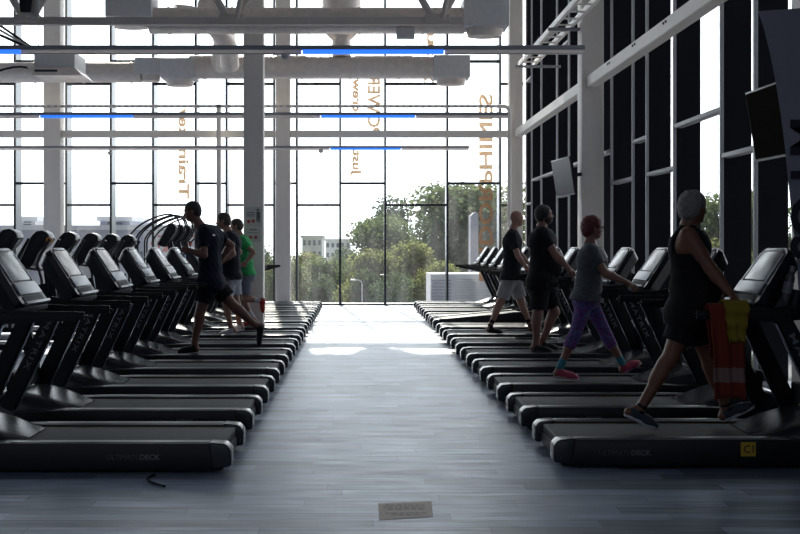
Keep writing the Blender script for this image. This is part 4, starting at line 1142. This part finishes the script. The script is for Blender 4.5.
# running man in navy (faces left; his left side is near the camera)
J = dict(head=(192, 211.5, 0), neck=(199.5, 225, 0), shL=(204, 232, .17), shR=(214, 231.5, -.17), elL=(204, 255, .23), wrL=(189.5, 250.5, .20), elR=(231, 245, -.25), wrR=(221.5, 258.5, -.24),
         hipL=(209, 282, .085), hipR=(213, 282, -.085), knL=(199.5, 314.5, .09), anL=(194.5, 343, .09), heL=(199, 352, .09), toL=(177, 353.5, .095),
         knR=(235, 307.5, -.09), anR=(256.5, 326, -.09), heR=(264.5, 324.5, -.09), toR=(261, 346.5, -.09))
b5, hp5, HR5, hs5 = person(YL[4], -1, XofP(209, YL[4]), ZBT, J, dict(label='running man in navy tee and black shorts, arms bent, one heel kicked up', skin=skin('skin_mid', (.17, .08, .055)),
    hair=(hair_dark, .006, (.075, -.01)), yaw=4, pitch=-10, sc=1.05, fat=.98, arm=1.05, leg=1.05,
    handL=((.95, -.1, .2), (.1, -1, .1), 1, FIST), handR=((.7, .1, -.6), (-.1, 1, .1), -1, FIST),
    shirt=dict(mat=fabric('tee_navy', (.007, .010, .021)), sleeve=.66, hem=.09, loose=.012), shorts=dict(mat=fabric('shorts_black_c', (.008, .008, .010)), len=.62, inf=.026),
    shoe=M['black'], sole=M['black'], sock=None, seed=6), h=.006)
# small pale print between the shoulders
from mathutils.bvhtree import BVHTree
sh_ = [c for c in b5.children if c.name.startswith('shirt')][0].data
bv = BVHTree.FromPolygons([v.co[:] for v in sh_.vertices], [tuple(p.vertices) for p in sh_.polygons])
hit, nrm_, _, _ = bv.ray_cast(Vector((-.085, 1, 1.475)), Vector((0, -1, 0)))
pr_ = MB().ball((0, 0, 0), .026, (1, .5, .12), 2).build('shirt_print', M['logo'], b5); pr_.location = hit; pr_.rotation_euler = nrm_.to_track_quat('Z', 'Y').to_euler(); pr_['label'] = 'small pale print on the back of the tee'

# man in pale shorts
J = dict(head=(223, 221, 0), neck=(228.5, 231, 0), shL=(229.5, 236.5, .17), shR=(233.5, 236.5, -.17), elL=(233, 254, .24), wrL=(222, 262, .22), elR=(239, 252, -.25), wrR=(232, 264, -.24),
         hipL=(230, 276, .085), hipR=(232.5, 276, -.085), knL=(225.5, 301.5, .09), anL=(230.5, 326, .09), heL=(236.5, 334, .09), toL=(219, 335.8, .095),
         knR=(236, 301.5, -.09), anR=(239.5, 323, -.09), heR=(244.5, 330.5, -.09), toR=(229, 332.5, -.09))
person(YL[6], -1, XofP(231, YL[6]), ZBT, J, dict(label='man in dark tee, pale shorts and white shoes, partly behind the navy tee runner', skin=skin('skin_mid_b', (.32, .17, .115)),
    hair=(hair_brown, .010, (.075, -.02)), yaw=4, pitch=-4, sc=1.03, fat=.98, arm=1.02, leg=1.02,
    handL=((.95, -.1, .1), (.1, -1, .1), 1, FIST), handR=((.8, .1, -.5), (-.1, 1, .1), -1, FIST),
    shirt=dict(mat=fabric('tee_charcoal', (.013, .014, .022)), sleeve=.62, hem=.05, loose=.012), shorts=dict(mat=fabric('shorts_pale', (.42, .43, .47)), len=.74, inf=.024),
    shoe=mat('shoe_white', (.62, .62, .63), .6), sole=M['logo'], sock=None, seed=7), h=.0065)

# man in green tee
J = dict(head=(236, 226, 0), neck=(240, 235.5, 0), shL=(241.5, 241, .17), shR=(244.5, 240, -.17), elL=(253.5, 252.5, .24), wrL=(246, 262.5, .24), elR=(240, 256, -.24), wrR=(230, 258, -.22),
         hipL=(245, 274.5, .085), hipR=(247, 274.5, -.085), knR=(241, 297, -.09), anR=(252.5, 316.5, -.09), heR=(258, 323.5, -.09), toR=(243, 326, -.09),
         knL=(245, 299, .09), anL=(259, 300.5, .09), heL=(265.5, 298, .09), toL=(264.5, 313.5, .095))
person(YL[7], -1, XofP(246, YL[7]), ZBT, J, dict(label='running man in bright green tee, grey shorts and red shoes', skin=skin('skin_mid_c', (.36, .20, .14)),
    hair=(hair_brown, .011, (.075, -.02)), yaw=4, pitch=-4, sc=1.0, fat=.96, arm=1.0, leg=1.0,
    handL=((.8, -.1, -.5), (.1, -1, .1), 1, FIST), handR=((.95, .1, .1), (-.1, 1, .1), -1, FIST),
    shirt=dict(mat=fabric('tee_green', (.04, .32, .10)), sleeve=.62, hem=.02, loose=.012), shorts=dict(mat=fabric('shorts_grey_b', (.17, .17, .20)), len=.82, inf=.026),
    shoe=mat('shoe_red', (.5, .03, .02), .6), sole=mat('sole_red', (.35, .03, .02), .6), sock=mat('sock_white', (.62, .62, .64), .9), sockh=.55, seed=8), h=.0065)

# ------------------------------------------------------------------ outside
GZ = -5.0
M['ground'] = mat('asphalt', (.16, .16, .17), .9, var=.2, vscale=.5)
M['grass'] = mat('grass_bank', (.16, .17, .10), .95, var=.35, vscale=.4)
st(MB().box((-160, Y_W+1.2, GZ-.3), (140, 260, GZ)), 'ground', M['ground'])
st(MB().box((X_R+.7, -40, GZ-.3), (140, Y_W+1.2, GZ)), 'ground', M['ground'])
mb = MB(); mb.prism([(74, GZ), (100, GZ+3.4), (135, GZ+4.2), (170, GZ)], -30, 60, axis='y', M=Matrix(((0, 1, 0, 0), (1, 0, 0, 0), (0, 0, 1, 0), (0, 0, 0, 1))))
st(mb, 'ground', M['grass'])
def leaf_mat(name, c):
    m = bpy.data.materials.new(name); m.use_nodes = True; nt = m.node_tree; nt.nodes.clear()
    o = nt.nodes.new('ShaderNodeOutputMaterial'); mx = nt.nodes.new('ShaderNodeMixShader'); mx.inputs[0].default_value = .5
    d = nt.nodes.new('ShaderNodeBsdfDiffuse'); t = nt.nodes.new('ShaderNodeBsdfTranslucent')
    tc = nt.nodes.new('ShaderNodeTexCoord'); n = nt.nodes.new('ShaderNodeTexNoise'); n.inputs['Scale'].default_value = 1.1; nt.links.new(tc.outputs['Object'], n.inputs[0])
    x = nt.nodes.new('ShaderNodeMix'); x.data_type = 'RGBA'; x.inputs['A'].default_value = (*[v*.65 for v in c], 1); x.inputs['B'].default_value = (*[v*1.35 for v in c], 1)
    nt.links.new(n.outputs['Fac'], x.inputs['Factor'])
    for q in (d, t): nt.links.new(x.outputs['Result'], q.inputs[0])
    nt.links.new(d.outputs[0], mx.inputs[1]); nt.links.new(t.outputs[0], mx.inputs[2]); nt.links.new(mx.outputs[0], o.inputs[0]); return m
LM = [leaf_mat('leaf_dark', (.10, .14, .075)), leaf_mat('leaf_mid', (.15, .19, .085)), leaf_mat('leaf_light', (.22, .24, .09))]
M['bark'] = mat('bark', (.09, .07, .055), .9, bump=.5, bscale=8)
def make_tree(seed, H, Wd, lm):
    rng = np.random.default_rng(seed); r = empty('broadleaf_tree')
    mb = MB(); mb.tube([(0, 0, 0), (.1, 0, H*.35), (-.05, .1, H*.8)], [H*.028, H*.02, H*.008], 10)
    cs = []
    for k in range(16):
        a = rng.uniform(0, 6.28); z = rng.uniform(.18, .88)*H; w = Wd*.5*math.sin(min(1, (z/H)*1.05+.12)*math.pi*.93)**.6*rng.uniform(.35, .8)
        c = (w*math.cos(a), w*math.sin(a), z); cs.append((c, Wd*rng.uniform(.16, .27)))
        mb.tube([(0, 0, z*.62), (c[0]*.9, c[1]*.9, c[2])], [H*.009, H*.003], 6)
    mb.build('trunk', M['bark'], r)
    Vs = []
    for c, rad in cs:
        n = int(520*(rad/(Wd*.2))**2)
        d = rng.normal(size=(n, 3)); d /= np.linalg.norm(d, axis=1)[:, None]
        p = np.array(c)+d*rad*(rng.uniform(.55, 1.08, n)[:, None])*np.array([1, 1, .85])
        nn = d+rng.normal(size=(n, 3))*.7; nn /= np.linalg.norm(nn, axis=1)[:, None]
        u = np.cross(nn, rng.normal(size=(n, 3))); u /= np.linalg.norm(u, axis=1)[:, None]; v = np.cross(nn, u)
        s = rng.uniform(.10, .22, n)[:, None]
        Vs.append(np.stack([p-u*s, p-v*s*.6, p+u*s, p+v*s*.6], 1).reshape(-1, 3))
    V = np.concatenate(Vs); Q = np.arange(len(V)).reshape(-1, 4)
    me = bpy.data.meshes.new('crown'); me.vertices.add(len(V)); me.vertices.foreach_set('co', V.astype(np.float32).ravel())
    me.loops.add(len(V)); me.loops.foreach_set('vertex_index', Q.ravel().astype(np.int32)); me.polygons.add(len(Q)); me.polygons.foreach_set('loop_start', np.arange(0, len(V), 4, dtype=np.int32)); me.update(calc_edges=True)
    mesh_obj('crown', me, lm, r); return r
tproto = [make_tree(11+i, 11.0, [7.5, 8.5, 7.0, 8.0][i], LM[[0, 1, 2, 0][i]]) for i in range(4)]
used = [False]*4
def tree_at(px, topy, Y, kind, wmul, label):
    k = kind; H = 11.0; z_top = EYE+(VY-topy-9)*Y/F; s = (z_top-GZ)/H
    t = tproto[k] if not used[k] else copy_tree(tproto[k]); used[k] = True
    t.location = (px2x(px, Y), Y, GZ); t.scale = (s*wmul*1.45, s*wmul*1.45, s); t.rotation_euler = (0, 0, px*.7)
    tag(t, label, 'tree', 'trees outside the window')
TL = [(305, 243, 84, 2, .8, 'low yellowish tree below the distant pale building'), (326, 248, 66, 1, .7, 'low bushy tree left of the middle mullion'), (352, 238, 80, 0, .7, 'dark tree rising left of the middle mullion'),
      (378, 206, 74, 1, .75, 'tall tree just left of the second pane from the aisle'), (372, 240, 58, 2, .7, 'bright low tree in front of the taller ones'), (399, 187, 82, 0, .62, 'tall dark tree beneath the middle pane transom'),
      (405, 232, 60, 2, .75, 'bright yellow green tree in the centre pane'), (425, 198, 86, 3, .95, 'broad dark tree behind the centre pane'), (440, 252, 57, 2, .6, 'small bright bush near the white building'),
      (448, 190, 76, 0, .9, 'dark tree behind the mullion right of centre'), (470, 172, 80, 1, 1.0, 'tallest tree, beside the mirrored tan word'), (497, 182, 84, 0, .9, 'dark tree by the corner column'),
      (520, 200, 90, 3, .9, 'tree hidden mostly by the corner column'), (262, 236, 70, 0, .8, 'dark tree right of the notice column'), (285, 250, 62, 1, .6, 'small tree behind the window column'),
      (358, 262, 56, 0, .6, 'dark bush behind the street lamp'), (320, 266, 56, 0, .6, 'dark bush at the foot of the window'), (388, 262, 55, 3, .7, 'low dark bush under the centre pane')]
for a in TL: tree_at(*a)
for i, (x, y, topz, k, lab) in enumerate(((19, 56, 4.2, 1, 'tree seen through the open slit of the side glazing'), (26, 70, 5.0, 0, 'darker tree farther out behind the side glazing'), (13.5, 42, 1.8, 2, 'light tree low behind the side glazing'))):
    t = copy_tree(tproto[k]); s = (topz-GZ)/11; t.location = (x, y, GZ); t.scale = (s, s, s); tag(t, lab, 'tree', 'trees outside the window')

M['bwall'] = mat('pale_render', (.34, .36, .44), .9); M['bwin'] = mat('building_glass', (.10, .13, .17), .3); M['bwhite'] = mat('white_cladding', (.62, .63, .66), .8); M['bred'] = mat('red_sign', (.55, .05, .05), .6)
def building(name, x0, x1, y, d, ztop, m, label, floors=3, bays=8, GZ=-5.0):
    r = empty(name, ((x0+x1)/2, y, GZ)); tag(r, label, 'building'); w = x1-x0; h = ztop-GZ
    MB().box((-w/2, 0, 0), (w/2, d, h)).build('wall', M[m], r, smooth=False)
    MB().box((-w/2-.2, -.2, h), (w/2+.2, d+.2, h+.35)).build('roof_edge', M['bwhite'], r, smooth=False)
    fh = h/floors; bw = w/bays
    for f in range(floors):
        for k in range(bays):
            MB().box((-w/2+bw*(k+.25), -.04, fh*(f+.35)), (-w/2+bw*(k+.75), .0, fh*(f+.8))).build('window', M['bwin'], r, smooth=False)
    return r
def pz(py, Y): return EYE+(VY-py)*Y/F
building('apartment_block', px2x(302, 150), px2x(322, 150), 150, 12, pz(238, 150), 'bwhite', 'pale distant apartment block between the window column and the trees', 5, 4)
building('apartment_block', px2x(324, 160), px2x(350, 160), 166, 12, pz(241, 160), 'bwhite', 'lower pale distant block touching the trees', 5, 5)
bl = building('warehouse', px2x(-60, 80), px2x(200, 80), 80, 25, pz(230, 80), 'bwall', 'long low lavender grey building seen through the left windows', 1, 3)
bl2 = building('rooftop_house', px2x(86, 80)-.4, px2x(113, 80), 86, 8, pz(221, 86), 'bwall', 'taller grey block rising behind the long low building', 1, 1, pz(230, 80)+.36)
bl3 = building('rooftop_house', px2x(3, 80), px2x(19, 80), 84, 6, pz(221, 84), 'bwhite', 'white slatted rooftop block at the far left', 2, 1, pz(230, 80)+.36)
r = empty('shop_sign', (px2x(178, 70), 70, GZ)); tag(r, 'red and white sign board outside behind the stair climbers', 'sign')
MB().box((-2.2, 0, 0), (3.8, .4, pz(231, 70)-GZ)).build('board', M['bwhite'], r, smooth=False)
zz = pz(246, 70)-GZ
MB().box((-1.5, -.05, zz+.58), (3.5, 0, zz+.66)).box((-1.7, -.05, zz+.05), (.9, 0, zz+.27)).build('red_band', M['bred'], r, smooth=False)
mb = MB()
for k in range(4): mb.prism([(-1.6+.6*k, zz-.35), (-1.3+.6*k, zz-.35), (-1.1+.6*k, zz), (-1.4+.6*k, zz)], -.05, 0)
mb.build('red_marks', M['bred'], r, smooth=False)
# white corrugated low building
r = empty('corrugated_building', (px2x(468, 46), 46, GZ)); tag(r, 'low white corrugated building outside at the right of the trees', 'building')
ht = pz(274, 46)-GZ
MB().box((-1.55, 0, 0), (1.9, 3, ht)).build('wall', M['bwhite'], r, smooth=False)
mb = MB()
for k in range(12): mb.box((-.5, -.10, ht-.2-.11*k), (1.9, -.0, ht-.15-.11*k))
mb.build('corrugation', M['bwhite'], r, smooth=False)
mb = MB()
for k in range(10): mb.box((-1.5, -.06, ht-.3-.13*k), (-.7, -.0, ht-.24-.13*k))
mb.build('louvres', M['bwall'], r, smooth=False)
r = empty('white_tower', (px2x(476, 60), 60, GZ)); tag(r, 'narrow pale tower standing among the trees behind the mirrored word', 'tower')
MB().prism([(-.30, 0), (.12, 0), (.12, pz(213, 60)-GZ), (-.05, pz(212, 60)-GZ), (-.30, pz(216, 60)-GZ)], 0, 1, .02).build('shaft', M['bwall'], r, smooth=False)
# street lamps
for px, py, Y, lab in ((362, 280, 52, 'pale street lamp with a curved arm before the trees'), (391, 275, 56, 'second street lamp with a flat head right of the middle mullion')):
    r = empty('street_lamp', (px2x(px, Y), Y, GZ)); tag(r, lab, 'street lamp'); h = pz(py, Y)-GZ
    MB().tube([(0, 0, 0), (0, 0, h-.25)]+arc((0, 0, h-.2), (0, 0, h), (-.25, 0, h), 5)+[(-.34, 0, h)], [.03]*3+[.024]*6, 10).build('pole', M['bwhite'], r)
    MB().box((-.55, -.08, h-.04), (-.3, .08, h+.04), .02).build('lamp_head', M['galv'], r)
r = empty('guard_rail', (0, 53.5, GZ)); tag(r, 'thin metal road railing at the bottom of the view outside', 'railing')
for z in (2.35, 2.75, 3.1): MB().box((-9, 0, z), (4, .03, z+.03)).build('rail', M['galv'], r)
mb = MB()
for x in np.arange(-9, 4, 1.5): MB().box((x, 0, 0), (x+.05, .05, 3.15)).build('post', M['galv'], r)

# ------------------------------------------------------------------ light
w = bpy.data.worlds.new('World'); S.world = w; w.use_nodes = True; nt = w.node_tree; bg = nt.nodes['Background']
tc = nt.nodes.new('ShaderNodeTexCoord'); sp = nt.nodes.new('ShaderNodeSeparateXYZ'); nt.links.new(tc.outputs['Generated'], sp.inputs[0])
mr = nt.nodes.new('ShaderNodeMapRange'); mr.inputs['From Min'].default_value = 0.0; mr.inputs['From Max'].default_value = .85
nt.links.new(sp.outputs['Y'], mr.inputs[0])
mx = nt.nodes.new('ShaderNodeMix'); mx.data_type = 'RGBA'; mx.inputs['A'].default_value = (.088, .095, .115, 1); mx.inputs['B'].default_value = (.93, .96, 1.0, 1)
nt.links.new(mr.outputs[0], mx.inputs['Factor']); nt.links.new(mx.outputs['Result'], bg.inputs[0]); bg.inputs['Strength'].default_value = 2.3
sd = bpy.data.lights.new('sun', 'SUN'); sd.energy = 5.5; sd.angle = R(.6); sd.color = (1, .90, .79)
so = link(bpy.data.objects.new('sun', sd)); el_, az_ = R(38.0), R(5)
dirv = Vector((math.sin(az_)*math.cos(el_), -math.cos(az_)*math.cos(el_), -math.sin(el_)))
so.rotation_euler = dirv.to_track_quat('-Z', 'Y').to_euler()

cd = bpy.data.cameras.new('camera'); cam = link(bpy.data.objects.new('camera', cd)); cam.location = (0, 0, EYE); cam.rotation_euler = (R(90), 0, 0)
cd.sensor_width = 36; cd.lens = F*36/800; cd.shift_x = (400-VX)/800; cd.shift_y = -(267-VY)/800; cd.clip_end = 600
S.camera = cam
S.view_settings.view_transform = 'Standard'; S.view_settings.look = 'None'; S.view_settings.gamma = 1; S.view_settings.use_curve_mapping = False
S.view_settings.exposure = .8
S.cycles.use_denoising = True; S.cycles.max_bounces = 8; S.cycles.diffuse_bounces = 4; S.cycles.glossy_bounces = 4; S.cycles.transparent_max_bounces = 16
S.cycles.sample_clamp_indirect = 4; S.cycles.caustics_reflective = False; S.cycles.caustics_refractive = False
